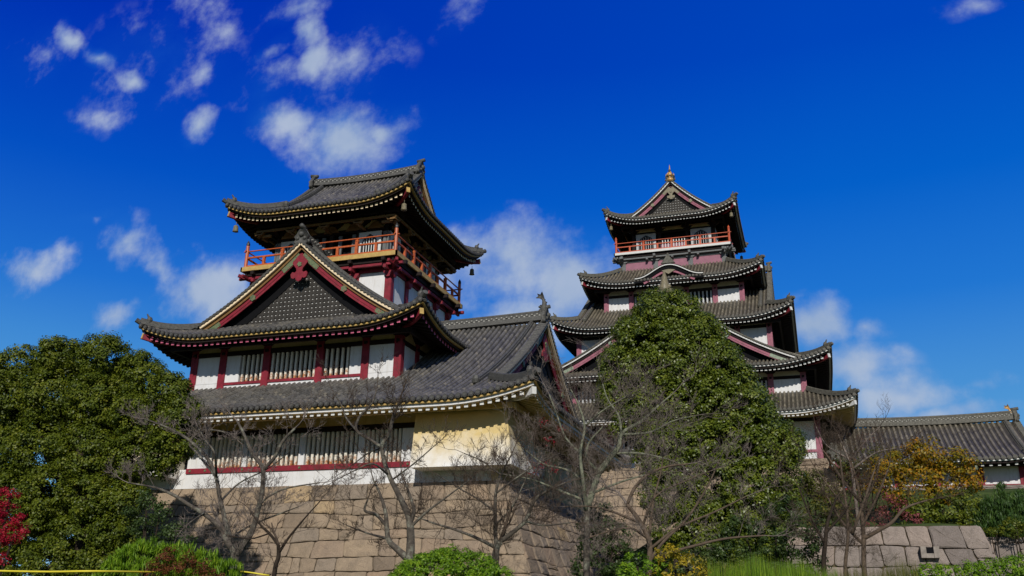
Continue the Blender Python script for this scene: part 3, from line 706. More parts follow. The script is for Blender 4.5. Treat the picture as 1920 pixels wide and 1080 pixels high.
# ================================================================== small keep
SX,SY=-37.25,67.2
WX=-34.0
keep=thing('small_keep','nearer and smaller castle tower with an orange balcony and a long tiled wing','castle tower')
# ---- first storey (the long wing)
b1={'L':15.1,'posts':[],'bays':[(-7.25,-4.45,'w'),(-4.0,.13,'w'),(.68,4.74,'w'),(5.3,8.0,'w'),(-8.95,-7.35,'p'),(8.05,9.6,'p'),(-4.4,-4.02,'p'),(.18,.64,'p'),(4.78,5.26,'p')]}
bs={'L':12.8,'posts':[],'bays':[(-12.7,-6,'p'),(-6,-2,'w'),(-2,2,'p'),(2,6,'w'),(6,12.7,'p')]}
storey(keep,WX,SY,15.1,12.8,7.45,12.9,{0:b1,1:bs,2:bs,3:bs},post='crimson',panel='plaster',sidepanel='plaster_bounce',zw0=8.84,zw1=11.1,frieze=(11.46,12.9),bar_pitch=.36,barw=.19,head='darkwood')
fW=frames(WX,SY)
m=MB(); m.fbox(fW[0],-8.95,9.0,12.66,12.78,8.5,8.86); 
for s in (-7.3,-4.2,.4,5.05,8.6,-8.6): m.tube([fW[0](s,12.78,8.68),fW[0](s,12.84,8.68)],[.1,.07],8,1)
m.obj('sill_beam',['crimson','verdigris'],keep)
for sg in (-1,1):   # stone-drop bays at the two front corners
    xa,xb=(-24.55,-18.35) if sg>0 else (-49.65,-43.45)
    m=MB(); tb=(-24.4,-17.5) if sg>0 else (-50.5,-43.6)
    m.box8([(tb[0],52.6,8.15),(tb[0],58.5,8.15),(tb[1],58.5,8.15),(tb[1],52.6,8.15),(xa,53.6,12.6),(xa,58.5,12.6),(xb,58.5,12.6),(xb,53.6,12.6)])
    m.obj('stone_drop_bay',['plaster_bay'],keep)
# ---- wing roof
roof(keep,WX,SY,18.5,16.2,12.22,9.6,.33,(15.1,12.8),lift=1.0,T=6.5,ridge='X',gab=13.9,pitch=.44,line='ochre',tip='whitepaint',under='brown_plaster' if False else 'plaster_bounce',raf_mat='plaster_bounce',raf=.52,beam='plaster',beamend='whitepaint',board='crimson',decor='verdigris',fascia='plaster',raf_under='plaster_bounce',label='long gabled roof of the wing that ends in a fish ornament',ridge_h=.85,verge_o=.6)
# ---- second storey
b2={'L':9.24,'posts':[-8.96,-6.28,-2.3,2.4,6.28,8.96],'bays':[(-8.7,-6.55,'p'),(-5.98,-4.72,'p'),(-4.7,-2.58,'w'),(-2.02,2.12,'w'),(2.68,4.95,'w'),(4.97,6.0,'p'),(6.55,8.7,'p')],'sill':(-6.3,6.3)}
storey(keep,SX,SY,9.24,9.4,15.2,19.35,{0:b2,1:{**b2,'bays':[(-8.7,-6.55,'p'),(-5.98,-2.58,'p'),(-2.02,2.12,'w'),(2.68,6.0,'p'),(6.55,8.7,'p')]},2:b2,3:{**b2,'bays':[(-8.7,-6.55,'p'),(-5.98,-2.58,'p'),(-2.02,2.12,'w'),(2.68,6.0,'p'),(6.55,8.7,'p')]}},post='crimson',panel='plaster',sill=.2,zw0=16.05,zw1=18.2,pw=.6,frieze=(18.56,19.6),bar_pitch=.43,barw=.17)
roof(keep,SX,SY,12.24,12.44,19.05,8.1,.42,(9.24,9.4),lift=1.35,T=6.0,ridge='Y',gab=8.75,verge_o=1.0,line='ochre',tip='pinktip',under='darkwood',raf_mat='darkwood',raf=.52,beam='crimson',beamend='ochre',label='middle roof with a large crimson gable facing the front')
# ---- third storey, balcony, top room
b3={'L':6.37,'posts':[-6.1,-3.1,0,3.1,6.1],'bays':[(-5.8,-3.4,'p'),(-2.8,-.3,'p'),(.3,2.8,'p'),(3.4,5.8,'p')]}
storey(keep,SX,SY,6.37,6.1,20.0,26.2,b3,post='crimson',panel='plaster',zw0=20.2,zw1=25.4,pw=.6,frieze=(25.95,26.3),head='darkwood')
m=MB()
for k in (0,1,2,3): m.fbox(frames(SX,SY)[k],-6.37,6.37,(6.1 if k%2==0 else 6.37)-.25,(6.1 if k%2==0 else 6.37)+.0,25.42,25.9)
m.obj('tie_beam',['crimson'],keep)
railing(keep,SX,SY,7.3,7.26,26.66,h=1.5,n=4,wall=(6.37,6.1))
b4={'L':5.4,'posts':[-5.2,-2.6,0,2.6,5.2],'bays':[]}
storey(keep,SX,SY,5.4,5.2,26.7,30.6,b4,post='darkwood',panel='darkwood',zw0=26.9,zw1=29.6,pw=.4,frieze=(29.9,30.6),head='darkwood')
for k in range(4):
    f=frames(SX,SY)[k]; E=5.2 if k%2==0 else 5.4
    for s in (-3.9,3.7): arch_window(keep,f,s,E,27.0,2.1,2.5,'whitepaint')
    m=MB()
    for s in (-5.1,-1.4,-.7,.9,2.2,5.1): m.fbox(f,s-.16,s+.16,E-.1,E+.06,26.9,29.4)
    m.fbox(f,-5.1,5.1,E-.1,E+.03,26.9,27.05)
    m.obj('pale_panel',['greywood'],keep)
    m=MB()   # carved brackets and tie beams under the top eaves
    for s in (-4.2,-2.1,0,2.1,4.2): m.poly(f,[(s-.75,29.75),(s+.75,29.75),(s+.55,30.0),(s+.3,30.3),(s,30.4),(s-.3,30.3),(s-.55,30.0)],E+.02,E+.14)
    m.fbox(f,-6.6,6.6,6.5,6.66,30.0,30.18)
    for s in (-6.3,-3.2,0,3.2,6.3):
        m.poly(f,[(s-.5,29.95),(s-.32,29.72),(s+.32,29.72),(s+.5,29.95),(s+.36,29.95),(s+.22,29.84),(s-.22,29.84),(s-.36,29.95)],6.45,6.72)
        m.fbox(f,s-.12,s+.12,5.3,6.6,29.62,29.8)
    m.obj('carved_bracket',['brownwood'],keep)
roof(keep,SX,SY,8.69,8.5,30.95,6.2,.38,(5.4,5.2),lift=1.25,T=5.2,ridge='X',gab=5.15,verge_o=.55,line='ochre',tip='cream',under='darkwood',raf=.43,pitch=.40,beam='crimson',beamend='ochre',bells=True,label='top roof with bells hung under its corners',decor='bronze')
def fish(name,label,p,mat,s=1.0,dirx=1,group=None):
    b=MB(); x,y,z=p
    pts=[(x-dirx*.1*s,y,z-.1*s),(x+dirx*.02*s,y,z+.15*s),(x+dirx*.14*s,y,z+.5*s),(x+dirx*.16*s,y,z+.85*s),(x+dirx*.08*s,y,z+1.15*s),(x-dirx*.12*s,y,z+1.42*s)]
    b.tube(pts,[.16*s,.3*s,.27*s,.2*s,.13*s,.05*s],9)
    b.ball((x-dirx*.16*s,y,z+.1*s),.27*s,0,8)
    fl=lambda a,o,c:(x+dirx*a,y+o,z+c)
    b.poly(fl,[(.0,1.15*s),(-.3*s,1.35*s),(-.62*s,1.4*s),(-.4*s,1.55*s),(-.5*s,1.8*s),(-.2*s,1.68*s),(-.05*s,1.95*s),(.08*s,1.6*s),(.2*s,1.2*s)],-.05*s,.05*s)
    b.poly(fl,[(.2*s,.35*s),(.48*s,.6*s),(.3*s,.72*s),(.42*s,.95*s),(.22*s,1.0*s),(.26*s,1.22*s),(.08*s,1.1*s),(.0,.8*s)],-.04*s,.04*s)
    b.poly(fl,[(-.05*s,.42*s),(-.36*s,.5*s),(-.2*s,.62*s),(-.1*s,.7*s)],-.2*s,.2*s)
    return tag(b.obj(name,[mat],None,True),label,'roof ornament',group)
fish('fish_ornament','weathered grey fish ornament standing on the ridge of the wing roof',(-19.9,67.2,22.75),'tile_trim',.95,1)
batter_base('rough stone base under the nearer small tower with some ochre blocks',-49.3,-18.43,54.35,80.2,7.44,-1.9,.36,'stone',bl=(.78,1.2,1.0,2.3))
# ================================================================== main keep
MX,MY=-14.9,118.0
mk=thing('main_keep','tall five roofed castle tower behind the conical tree with a gold tipped gable','castle tower')
def bays3(L,n,win): # n bays with posts
    w=2*L/n; posts=[-L+.28]+[-L+w*i for i in range(1,n)]+[L-.28]; out=[]
    for i in range(n): 
        s0=(-L+.55) if i==0 else -L+w*i+.28; s1=(L-.55) if i==n-1 else -L+w*(i+1)-.28; out.append((s0,s1,'w' if i in win else 'p'))
    return {'L':L,'posts':posts,'bays':out}
KW=dict(panel='plaster',friezem='plaster_cream',pw=.62,post='pinkwood',bar_pitch=.5,barw=.2,bars='greypaint')
KR=dict(tile='tile_old',trim='tile_trim_old',line='whitepaint',tip='whitepaint',under='darkwood',raf=.46,beam='crimson',beamend='whitepaint',board='pinkwood',pend='paleverdigris',decor='paleverdigris',detail=False)
# level 1
storey(mk,MX,MY,16.25,16.3,15.3,20.9,bays3(16.25,7,(1,2,4,5)),zw0=16.3,zw1=19.4,sill=.3,frieze=(19.8,20.9),**KW)
kr1={**KR}; kr1.update(under='plaster_bounce',raf_mat='plaster_bounce',fascia='plaster',beam='plaster',raf_under='plaster_bounce')
roof(mk,MX,MY,20.1,20.1,20.0,2.9,.15,(16.25,16.3),over=4.85,span=4.85,lift=1.3,T=7,label='lowest roof with white plastered rafters',**kr1)
storey(mk,MX,MY,15.26,15.3,21.5,25.7,bays3(15.26,8,(1,2,5,6)),zw0=22.6,zw1=24.45,sill=.22,frieze=(24.8,25.75),**KW)
roof(mk,MX,MY,18.1,18.1,25.65,10.6,.52,(15.26,15.3),lift=1.4,T=7,ridge='Y',gab=14.4,verge_o=1.1,label='wide roof with the biggest gable facing the front',**KR)
storey(mk,MX,MY,11.95,11.95,27.5,32.7,bays3(11.95,6,(1,2,3,4)),zw0=29.6,zw1=31.7,sill=.22,frieze=(32.06,32.7),**KW)
roof(mk,MX,MY,14.6,14.6,32.5,10.4,.12,(11.95,11.95),lift=1.4,T=6,ridge='X',gab=11.6,verge_o=.5,label='roof whose ridge ends in gables at both sides',**KR)
storey(mk,MX,MY,8.95,8.95,35.6,39.3,bays3(8.95,5,(1,3)),zw0=36.15,zw1=38.05,sill=.2,frieze=(38.42,39.35),**KW)
roof(mk,MX,MY,11.56,11.56,39.25,3.2,.15,(8.95,8.95),over=4.65,span=4.65,lift=1.3,T=6,label='roof with a curved bow shaped gable in the middle',**KR)
storey(mk,MX,MY,6.93,6.93,41.9,44.1,bays3(6.93,3,()),zw0=42.35,zw1=43.6,panel='mauve',post='greywood',head='greywood',pw=.6)
railing(mk,MX,MY,7.76,7.76,44.86,h=1.45,n=4,edge='whitepaint',mat='redrail',edge_h=.32,beam='greywood',wall=(6.93,6.93),knob='redrail',plain=True)
storey(mk,MX,MY,5.6,5.6,44.9,48.9,{'L':5.4,'posts':[-5.2,-1.8,1.8,5.2],'bays':[]},post='darkwood',panel='darkwood',zw0=45.2,zw1=48.0,pw=.4,frieze=(48.2,48.9),head='darkwood')
for k in range(4):
    f=frames(MX,MY)[k]
    for s in (-3.7,3.7): arch_window(mk,f,s,5.6,45.6,2.7,2.5,'greypaint')
    m=MB(); 
    for i in range(9): m.fbox(f,-1.5+i*.37,-1.38+i*.37,5.62,5.7,45.2,46.9)
    m.fbox(f,-1.7,1.7,5.6,5.64,45.1,46.3,1); m.obj('door_lattice',['whitepaint','mauve'],mk)
    m=MB()
    for s in (-3.6,0,3.6): m.fbox(f,s-1.3,s+1.3,6.6,6.7,48.25,48.36)
    m.obj('tie_beam',['brownwood'],mk)
roof(mk,MX,MY,8.75,8.75,49.2,6.4,.5,(5.6,5.6),lift=1.45,T=5.2,ridge='Y',gab=5.4,verge_o=.6,bells=True,label='top roof with a small gable facing the front',**{**KR,'pend':'bronze','decor':'bronze','raf':.42})
# curved gable (karahafu) on the fifth roof, front and back
for k in (0,2):
    f=frames(MX,MY)[k]; E=11.56; hw=4.3
    def zc(s): 
        a=abs(s)/hw; return 39.15+1.65*(0.5+0.5*math.cos(math.pi*min(1,a)))**1.15+.12*a
    ss=np.linspace(-hw,hw,31)
    kb=MB(); vs=[]; uv=[]
    for s in ss:
        for o in np.linspace(E+.25,E-4.3,9): vs.append(f(s,o,zc(s)+.28+.10*math.sin((E+.25-o)*0)+.05)); uv.append((s/.44,o))
    kb.add(vs,[(i*9+j,i*9+j+1,(i+1)*9+j+1,(i+1)*9+j) for i in range(30) for j in range(8)],0,uv)
    for j in range(10): kb.tube([f(s,E-.2-j*.44,zc(s)+.38) for s in ss],.1,6)
    kr=kb.obj('curved_gable',['tile_old'],mk)
    nrm=tuple(np.array(f(0,1,0))-np.array(f(0,0,0)))
    b=MB(); b.sweep([f(s,E+.2,zc(s)+.08) for s in ss],.2,.12,0,side=nrm); b.sweep([f(s,E+.02,zc(s)-.4) for s in ss],.15,.45,1,side=nrm); b.sweep([f(s,E-.1,zc(s)-.75) for s in ss[4:-4]],.12,.36,2,side=nrm)
    b.obj('bargeboard',['whitepaint','blackroom','pinkwood'],kr)
    b=MB(); b.tube([f(0,E+.2,zc(0)+.55),f(0,E-4.2,zc(0)+.75)],.2,8); 
    b.poly(f,[(-.9,zc(0)+.35),(.9,zc(0)+.35),(.6,zc(0)+.75),(.35,zc(0)+1.05),(.12,zc(0)+1.5),(-.12,zc(0)+1.5),(-.35,zc(0)+1.05),(-.6,zc(0)+.75)],E+.0,E+.3)
    b.ball(f(0,E+.2,zc(0)+1.6),.16,0,8); b.obj('ridge_end_tile',['tile_trim_old'],kr)
    b=MB(); b.poly(f,[(-1.0,40.3),(-.5,40.05),(0,39.75),(.5,40.05),(1.0,40.3),(0,40.5)],E-.05,E+.08); b.obj('gable_pendant',['bronze'],kr)
# golden finial on the front gable of the top roof, tall tile on the big gable
b=MB(); x,y,z=MX,112.1,55.7
b.tube([(x,y,z-.3),(x,y,z+.1),(x,y,z+.25),(x,y,z+.5),(x,y,z+.7),(x,y,z+1.1),(x,y,z+1.3),(x,y,z+2.3)],[.42,.48,.25,.38,.42,.26,.14,.02],10)
for i in range(6):
    a=i*math.pi/3; b.tube([(x+.3*math.cos(a),y+.3*math.sin(a),z+.4),(x+.55*math.cos(a),y+.55*math.sin(a),z+.7),(x+.45*math.cos(a),y+.45*math.sin(a),z+1.0)],[.12,.09,.02],5)
b.obj('finial',['gold'],mk,True)
b=MB(); y=118-15.7; z=36.0
b.tube([(MX,y,z-.4),(MX,y,z+.2),(MX,y+.1,z+1.0),(MX,y+.15,z+1.8),(MX,y+.1,z+2.6)],[.55,.75,.55,.36,.1],8)
for sg in (-1,1):
    b.ball((MX+sg*.7,y,z),.35,0,8); b.ball((MX+sg*.55,y,z+.6),.3,0,8); b.ball((MX+sg*.95,y,z-.45),.3,0,8)
b.obj('ridge_end_tile',['bronze'],mk,True)
batter_base('tall stone base under the far main tower mostly hidden by trees',MX-16.5,MX+16.5,MY-16.5,MY+16.5,15.3,3.0,.34,'stone',bl=(.8,1.3,1.1,2.3))
# ================================================================== gate building at the right
GX0,GX1=3.2,24.0
gh=thing('gatehouse','low white walled gatehouse with a long tiled roof at the right edge','gatehouse')
gcx=(GX0+20.6)/2; ga=(20.6-GX0)/2; gcy=106.5
roof(gh,gcx,gcy,ga+1.2,8.5,14.25,5.0,.25,(ga-.8,6.0),lift=.75,T=4,ridge='X',gab=ga-.1,verge_o=.9,tile='tile_old',trim='tile_trim_old',line='whitepaint',tip='whitepaint',under='darkwood',raf=.75,beam='pinkwood',pitch=.52,board='crimson',ridge_h=.95,detail=False,label='long straight tiled roof')
gb={'L':8.2,'posts':[-7.9,-4,0,4,7.9],'bays':[(-7.6,-4.3,'p'),(-3.7,-.3,'p'),(.3,3.7,'p'),(4.3,7.6,'p')]}
storey(gh,gcx+.3,gcy,ga-.75,6.0,11.9,14.3,gb,post='crimson',panel='plaster',zw0=12.05,zw1=13.85,pw=.6)
m=MB(); m.box(GX0-.3,19.6,gcy-6.3,gcy-6.0,11.5,12.0); m.obj('sill_beam',['crimson'],gh)
m=MB(); x=15.4; y=98.6; m.tube([(x-.6,y,13.9),(x,y,13.95),(x,y,13.4),(x,y,13.2)],[.14,.2,.26,.18],8); m.tube([(x+.5,y,13.9),(x+2.4,y,14.1)],.09,6); m.obj('rain_gutter',['paleverdigris'],gh,True)
batter_base('low stone plinth under the gatehouse at the right',GX0+.5,19.6,gcy-6.4,gcy+6,11.9,6.5,.15,'stone_grey')
fish('fish_ornament','golden fish ornament on the right end of the gatehouse ridge',(20.75,106.5,19.6),'gold',.82,1)
b=MB(); b.tube([(5.63,106.5,19.0),(5.63,106.5,20.3)],.04,5); b.ball((5.63,106.5,20.35),.07,0,6); tag(b.obj('lightning_rod',['iron']),'thin upright rod on the left part of the gatehouse ridge','rod')
b=MB(); p=at(1911,868,112); b.box(p[0],p[0]+9,112,118,5,p[2]); b.box(p[0]-.2,p[0]+9.2,111.8,118.2,p[2],p[2]+.25); tag(b.obj('blue_shed',['bluepanel']),'bright blue shed just showing at the right edge','shed')
# ================================================================== low walls in the front right
p0=at(1480,987,60.5); p1=at(1834,984,60.5)
batter_base('low wall of big grey blocks behind the thin brown tree',p0[0],p1[0],60.3,70,p1[2]-.05,-1.8,.28,'stone_grey',names='stone_wall',bl=(.9,1.35,1.0,2.2))
q0=at(1790,1004,70); q1=at(2150,1003,70)
batter_base('lower wall of small blocks at the right edge below the pines',q0[0],q1[0],71,80,q1[2],-1.8,.1,'stone_grey',names='stone_wall',bl=(.7,1.0,1.0,1.7))
b=MB(); p=at(1744,1036,59.25); y_=p[1]-.1
b.box(p[0]-.5,p[0]-.2,y_,y_+1.2,p[2]-.3,p[2]+.34,0); b.box(p[0]+.2,p[0]+.5,y_,y_+1.2,p[2]-.3,p[2]+.34,0); b.box(p[0]-.2,p[0]+.2,y_+.1,y_+1.2,p[2]-.05,p[2]+.3,1); b.box(p[0]-.2,p[0]+.2,y_+.05,y_+1.2,p[2]-.3,p[2]-.05,0)
tag(b.obj('drain_opening',['drainstone','blackroom']),'small dark square drain opening framed by two pale stones','drain')
# ================================================================== vegetation
def foliage(name,blobs,mat,parent=None,leaf=.16,nclump=24,nleaf=60,cr=.55,up=.35,asp=.5,flat=.8,jit=.25,cfn=None,seed=0,kind=None,inner=.72,spike=0):
    g=np.random.RandomState(seed+5)
    B=np.array([b[:4] for b in blobs],float)
    P=[];N=[];C=[]
    for bi,(x,y,z,r) in enumerate(B):
        nc=max(3,int(nclump*r*r)); d=g.normal(size=(nc,3)); d/=np.linalg.norm(d,axis=1)[:,None]; d[:,2]*=1.0
        rad=r*(inner+(1.06-inner)*g.rand(nc)**.6); cc=np.array([x,y,z])+d*rad[:,None]*np.array([1,1,flat])
        # drop clumps buried in other blobs
        keepm=np.ones(nc,bool)
        for bj,(x2,y2,z2,r2) in enumerate(B):
            if bj==bi: continue
            q=(cc-np.array([x2,y2,z2]))/np.array([1,1,flat]); keepm&=(np.linalg.norm(q,axis=1)>r2*.74)
        cc=cc[keepm]; d=d[keepm]; nc=len(cc)
        if nc==0: continue
        crr=cr*(.6+.8*g.rand(nc)); cl=g.rand(nc)
        e=g.normal(size=(nc,nleaf,3)); e/=np.linalg.norm(e,axis=2)[...,None]; er=(.45+.6*g.rand(nc,nleaf))
        p=cc[:,None,:]+e*(er*crr[:,None])[...,None]*np.array([1,1,.75]); nn=e*.8+d[:,None,:]*.5+g.normal(size=e.shape)*.45+np.array([0,0,up])
        P.append(p.reshape(-1,3));N.append(nn.reshape(-1,3));C.append((cl[:,None]*.45+.55*g.rand(nc,nleaf)).ravel())
    P=np.concatenate(P);N=np.concatenate(N);C=np.concatenate(C); m=P[:,2]>-1.55; P,N,C=P[m],N[m],C[m]
    N/=np.linalg.norm(N,axis=1)[:,None]; n=len(P)
    a=g.normal(size=(n,3)); 
    if spike: a=a*.35+np.array([0,0,1.]); N=g.normal(size=(n,3)); N-=a*((a*N).sum(1)/(a*a).sum(1))[:,None]; N/=np.linalg.norm(N,axis=1)[:,None]
    a-=N*(a*N).sum(1)[:,None]; a/=np.linalg.norm(a,axis=1)[:,None]; b=np.cross(N,a)
    L=leaf*(.7+.6*g.rand(n))[:,None]
    V=np.stack([P-a*L*.5,P+b*L*asp*.5+N*L*.06,P+a*L*.5,P-b*L*asp*.5+N*L*.06],1).reshape(-1,3)
    me=bpy.data.meshes.new(name); me.vertices.add(4*n); me.vertices.foreach_set('co',V.ravel().astype(np.float32))
    me.loops.add(4*n); me.loops.foreach_set('vertex_index',np.arange(4*n,dtype=np.int32)); me.polygons.add(n); me.polygons.foreach_set('loop_start',np.arange(0,4*n,4,dtype=np.int32)); me.polygons.foreach_set('loop_total',np.full(n,4,np.int32))
    me.materials.append(MATS[mat]); me.update()
    at_=me.attributes.new('rnd','FLOAT','FACE'); at_.data.foreach_set('value',C.astype(np.float32))
    o=bpy.data.objects.new(name,me); COL.objects.link(o)
    if parent is not None: o.parent=parent
    if kind: o['kind']=kind
    return o
def pxblobs(lst,y,sq=1.0):
    out=[]
    for b in lst:
        u,v,r=b[:3]; dy=b[3] if len(b)>3 else 0
        p=at(u,v,y+dy); out.append((p[0],p[1],p[2],r*(y+dy)/FPX*1.12))
    return out
def bez(pts,n=5):
    "smooth a polyline (Catmull-Rom)"
    P=[Vector(p) for p in pts]; P=[P[0]*2-P[1]]+P+[P[-1]*2-P[-2]]; out=[]
    for i in range(1,len(P)-2):
        for j in range(n):
            t=j/n; out.append(.5*((2*P[i])+(P[i+1]-P[i-1])*t+(2*P[i-1]-5*P[i]+4*P[i+1]-P[i+2])*t*t+(3*P[i]-P[i-1]-3*P[i+1]+P[i+2])*t**3))
    out.append(P[-2]); return out
def twigs(mb,p,d,L,r,lev,rnd,spread=.9,up=.25,nch=4,droop=0.):
    "recursive branching of fine twigs"
    n=4 if lev>0 else 3; pts=[Vector(p)]; dd=Vector(d).normalized(); 
    for i in range(n):
        dd=(dd+Vector((rnd.gauss(0,.16),rnd.gauss(0,.16),rnd.gauss(0,.14)+up*.12-droop*.1))).normalized(); pts.append(pts[-1]+dd*(L/n))
    rr=[r*(1-.65*i/n) for i in range(n+1)]
    mb.tube(pts,rr,3 if r<.035 else 5,0,False)
    if lev<=0: return
    for k in range(nch):
        t=rnd.uniform(.2,1.0); i=min(n-1,int(t*n)); q=pts[i].lerp(pts[i+1],t*n-i)
        base=(pts[i+1]-pts[i]).normalized(); a=Vector((rnd.gauss(0,1),rnd.gauss(0,1),rnd.gauss(0,1))); a=(a-base*a.dot(base)).normalized()
        nd=(base+a*spread*rnd.uniform(.6,1.2)+Vector((0,0,up))).normalized()
        twigs(mb,q,nd,L*rnd.uniform(.45,.72),max(.0065,r*.5),lev-1,rnd,spread,up,nch,droop)
def bare_tree(label,y,limbs,seed=1,bark='bark_lichen',twig='twig',tl=1.3,dens=1.0,lev=2,tr=.02,up=.25,start=.25,trunk_to=None,name='bare_tree',grp=None,minr=.02,spread=.9,bark2=None):
    root=thing(name,label,'tree',grp); rnd=random.Random(seed); T=MB(); TB=MB(); TW=MB()
    for li,l in enumerate(limbs):
        pts=[];rad=[]
        for (u,v,r,*dy) in l:
            dyy=dy[0] if dy else 0
            p=at(u,v,y+dyy); pts.append(p); rad.append(max(minr,.70*r*(y+dyy)/FPX))
        if li==0:
            b=Vector(pts[0]); pts.insert(0,(b.x+.0,b.y,-1.7)); rad.insert(0,rad[0]*1.25)
        sp=bez(pts,5); rr=np.interp(np.linspace(0,len(rad)-1,len(sp)),range(len(rad)),rad)
        (T if li==0 else TB).tube(sp,list(rr),8 if rr[0]>.06 else 6)
        tot=sum((sp[i+1]-sp[i]).length for i in range(len(sp)-1)); cnt=int(tot*dens*2.2)
        for k in range(cnt):
            t=rnd.uniform(start if li==0 else .08,1.0); i=min(len(sp)-2,int(t*(len(sp)-1)))
            q=sp[i].lerp(sp[i+1],rnd.random()); 
            if q.z<sp[0].z+ (1.2 if li==0 else 0): pass
            base=(sp[i+1]-sp[i]).normalized(); a=Vector((rnd.gauss(0,1),rnd.gauss(0,.8),rnd.gauss(0,1)+.3)); a=(a-base*a.dot(base)).normalized()
            twigs(TW,q,(base*.5+a*spread+Vector((0,0,up))),tl*rnd.uniform(.5,1.25)*(1-.3*t),tr*rnd.uniform(.6,1.2),lev,rnd,up=up)
        e=sp[-1]; twigs(TW,e,(sp[-1]-sp[-2]),tl,max(tr,rr[-1]*.8),lev,rnd,up=up)
    T.obj('trunk',[bark],root,True)
    if TB.v: TB.obj('branches',[bark2 or bark],root,True)
    o=TW.obj('twigs',[twig],root,True); o['kind']='stuff'
    return root
def leafy_tree(name,label,y,blobs,mat,limbs,bark='bark_dark',grp=None,cat='tree',**k):
    root=thing(name,label,cat,grp); T=MB()
    for l in limbs:
        pts=[at(u,v,y+(d[0] if d else 0)) for (u,v,r,*d) in l]; rad=[r*y/FPX for (u,v,r,*d) in l]
        if l is limbs[0]: pts.insert(0,np.array([pts[0][0],pts[0][1],min(-1.7,pts[0][2]-.5) if y<58 else pts[0][2]-2.0])); rad.insert(0,rad[0]*1.2)
        T.tube(bez(pts,4),list(np.interp(np.linspace(0,len(rad)-1,4*(len(pts)-1)+1),range(len(rad)),rad)),8)
    T.obj('trunk',[bark],root,True)
    foliage('crown',pxblobs(blobs,y),mat,root,**k)
    return root
# --- big evergreen at the left
leafy_tree('evergreen_tree','large round broadleaf evergreen at the left edge',40,
 [(40,690,48),(115,668,46),(195,672,50),(265,700,46),(315,735,42),(345,772,34),(20,760,60),(100,745,62),(190,755,66),(265,785,56),(330,820,44),(10,850,60),(85,840,64),(170,845,62),(245,860,46),(300,860,34),
  (20,930,56),(100,925,60),(180,930,52),(235,940,38),(60,1000,60),(150,1005,55),(215,1000,40),(-40,720,60),(-50,820,70),(-50,930,70),(130,700,50,3),(220,730,55,3),(60,780,60,3),(150,800,70,3),(200,905,60,3),(90,960,60,3),(0,1050,60),(110,1060,60),(190,1060,45)],
 'leaf_camellia',[[(150,1090,16),(155,980,14),(150,880,12),(160,780,8)],[(155,960,10),(220,860,7),(270,790,5)],[(150,950,10),(90,860,7),(60,760,5)],[(158,880,8),(230,880,5),(320,850,3)]],leaf=.145,nclump=46,nleaf=125,cr=.42,seed=1,up=.5,asp=.6,flat=.95,inner=.6)
# --- conical evergreen in the centre
cone=[(1225,574,26),(1280,576,26),(1320,620,30),(1228,586,28),(1278,588,28),(1188,628,32),(1322,650,32),(1158,672,26),(1250,572,26),(1225,600,30),(1275,600,30),(1200,640,38),(1255,640,42),(1305,632,36),(1170,690,38),(1225,695,44),(1290,690,46),(1345,680,36),(1372,715,36),(1160,745,34),(1215,760,42),(1275,755,46),(1335,750,46),(1395,765,40),(1425,800,38),
 (1245,825,40),(1300,830,46),(1360,835,48),(1420,850,44),(1460,835,34),(1280,890,44),(1340,905,48),(1400,915,46),(1450,900,42),(1305,960,44),(1370,975,46),(1430,975,44),(1455,850,30),(1230,870,34),(1250,930,40),(1330,1030,44),(1400,1040,44),(1270,1000,40),(1150,700,24),(1180,790,30)]
cone+=[(u,v,r*1.1,3.2) for (u,v,r) in cone[3:30:2]]
leafy_tree('conical_evergreen','tall cone shaped evergreen standing in front of the main tower',52,cone,'leaf_dark',[[(1300,1085,15),(1290,960,13),(1275,820,10),(1262,700,7),(1252,600,4)],[(1280,860,7),(1360,800,4)],[(1278,840,7),(1210,790,4)]],leaf=.155,nclump=42,nleaf=110,cr=.43,seed=2,up=.5,asp=.6,flat=.95,inner=.6)
# --- bare cherry trees
bare_tree('bare pale barked tree forking before the left end of the stone base',27,[
 [(441,1054,13),(430,1020,12),(415,990,9)],
 [(415,990,8),(385,965,7),(355,947,6),(325,928,5),(290,914,3),(240,905,2)],
 [(437,1030,9),(425,985,7),(413,938,6.5),(405,895,6),(388,858,5.5),(350,822,4.5),(310,800,3),(270,785,2)],
 [(405,893,5),(370,850,4,1),(356,832,4,1),(372,812,3.5,1),(392,806,3,1),(427,812,2.4,1),(444,824,1.6,1)],
 [(406,895,4),(402,850,3.5,-1),(385,825,3,-1),(370,800,2,-1)],
 [(441,1045,10),(458,1020,9),(473,995,8.5),(484,955,8),(492,917,7.5),(492,877,7),(473,850,6),(458,815,4.5),(445,790,3.5)],
 [(492,882,6),(513,860,5.5),(530,828,5),(553,803,3.5)],
 [(484,950,4),(505,930,3),(540,915,2.4),(600,905,1.5)],
 [(430,1010,4),(470,985,3,1),(520,965,2.4,1),(560,950,1.6,1)],[(413,940,4),(450,905,2.8,1),(500,880,2,1),(540,850,1.2,1)],[(385,960,3),(350,985,2.5,-1),(330,1010,1.6,-1)]],seed=3,twig='twig_grey',tl=.95,dens=1.0,lev=3,tr=.011)
bare_tree('small dark bare tree with a V shaped fork before the stone base',25,[
 [(514,1079,7),(522,1045,6.5),(522,1022,5.5)],[(522,1022,5),(505,1000,4),(488,984,3),(470,960,2)],[(524,1035,5),(540,1010,4),(556,990,3.5),(578,964,2.2),(600,940,1.4)],[(506,1000,2.5),(470,1010,2),(430,1005,1.2)]],seed=4,bark='bark_dark',tl=.8,dens=.8,tr=.01,lev=2)
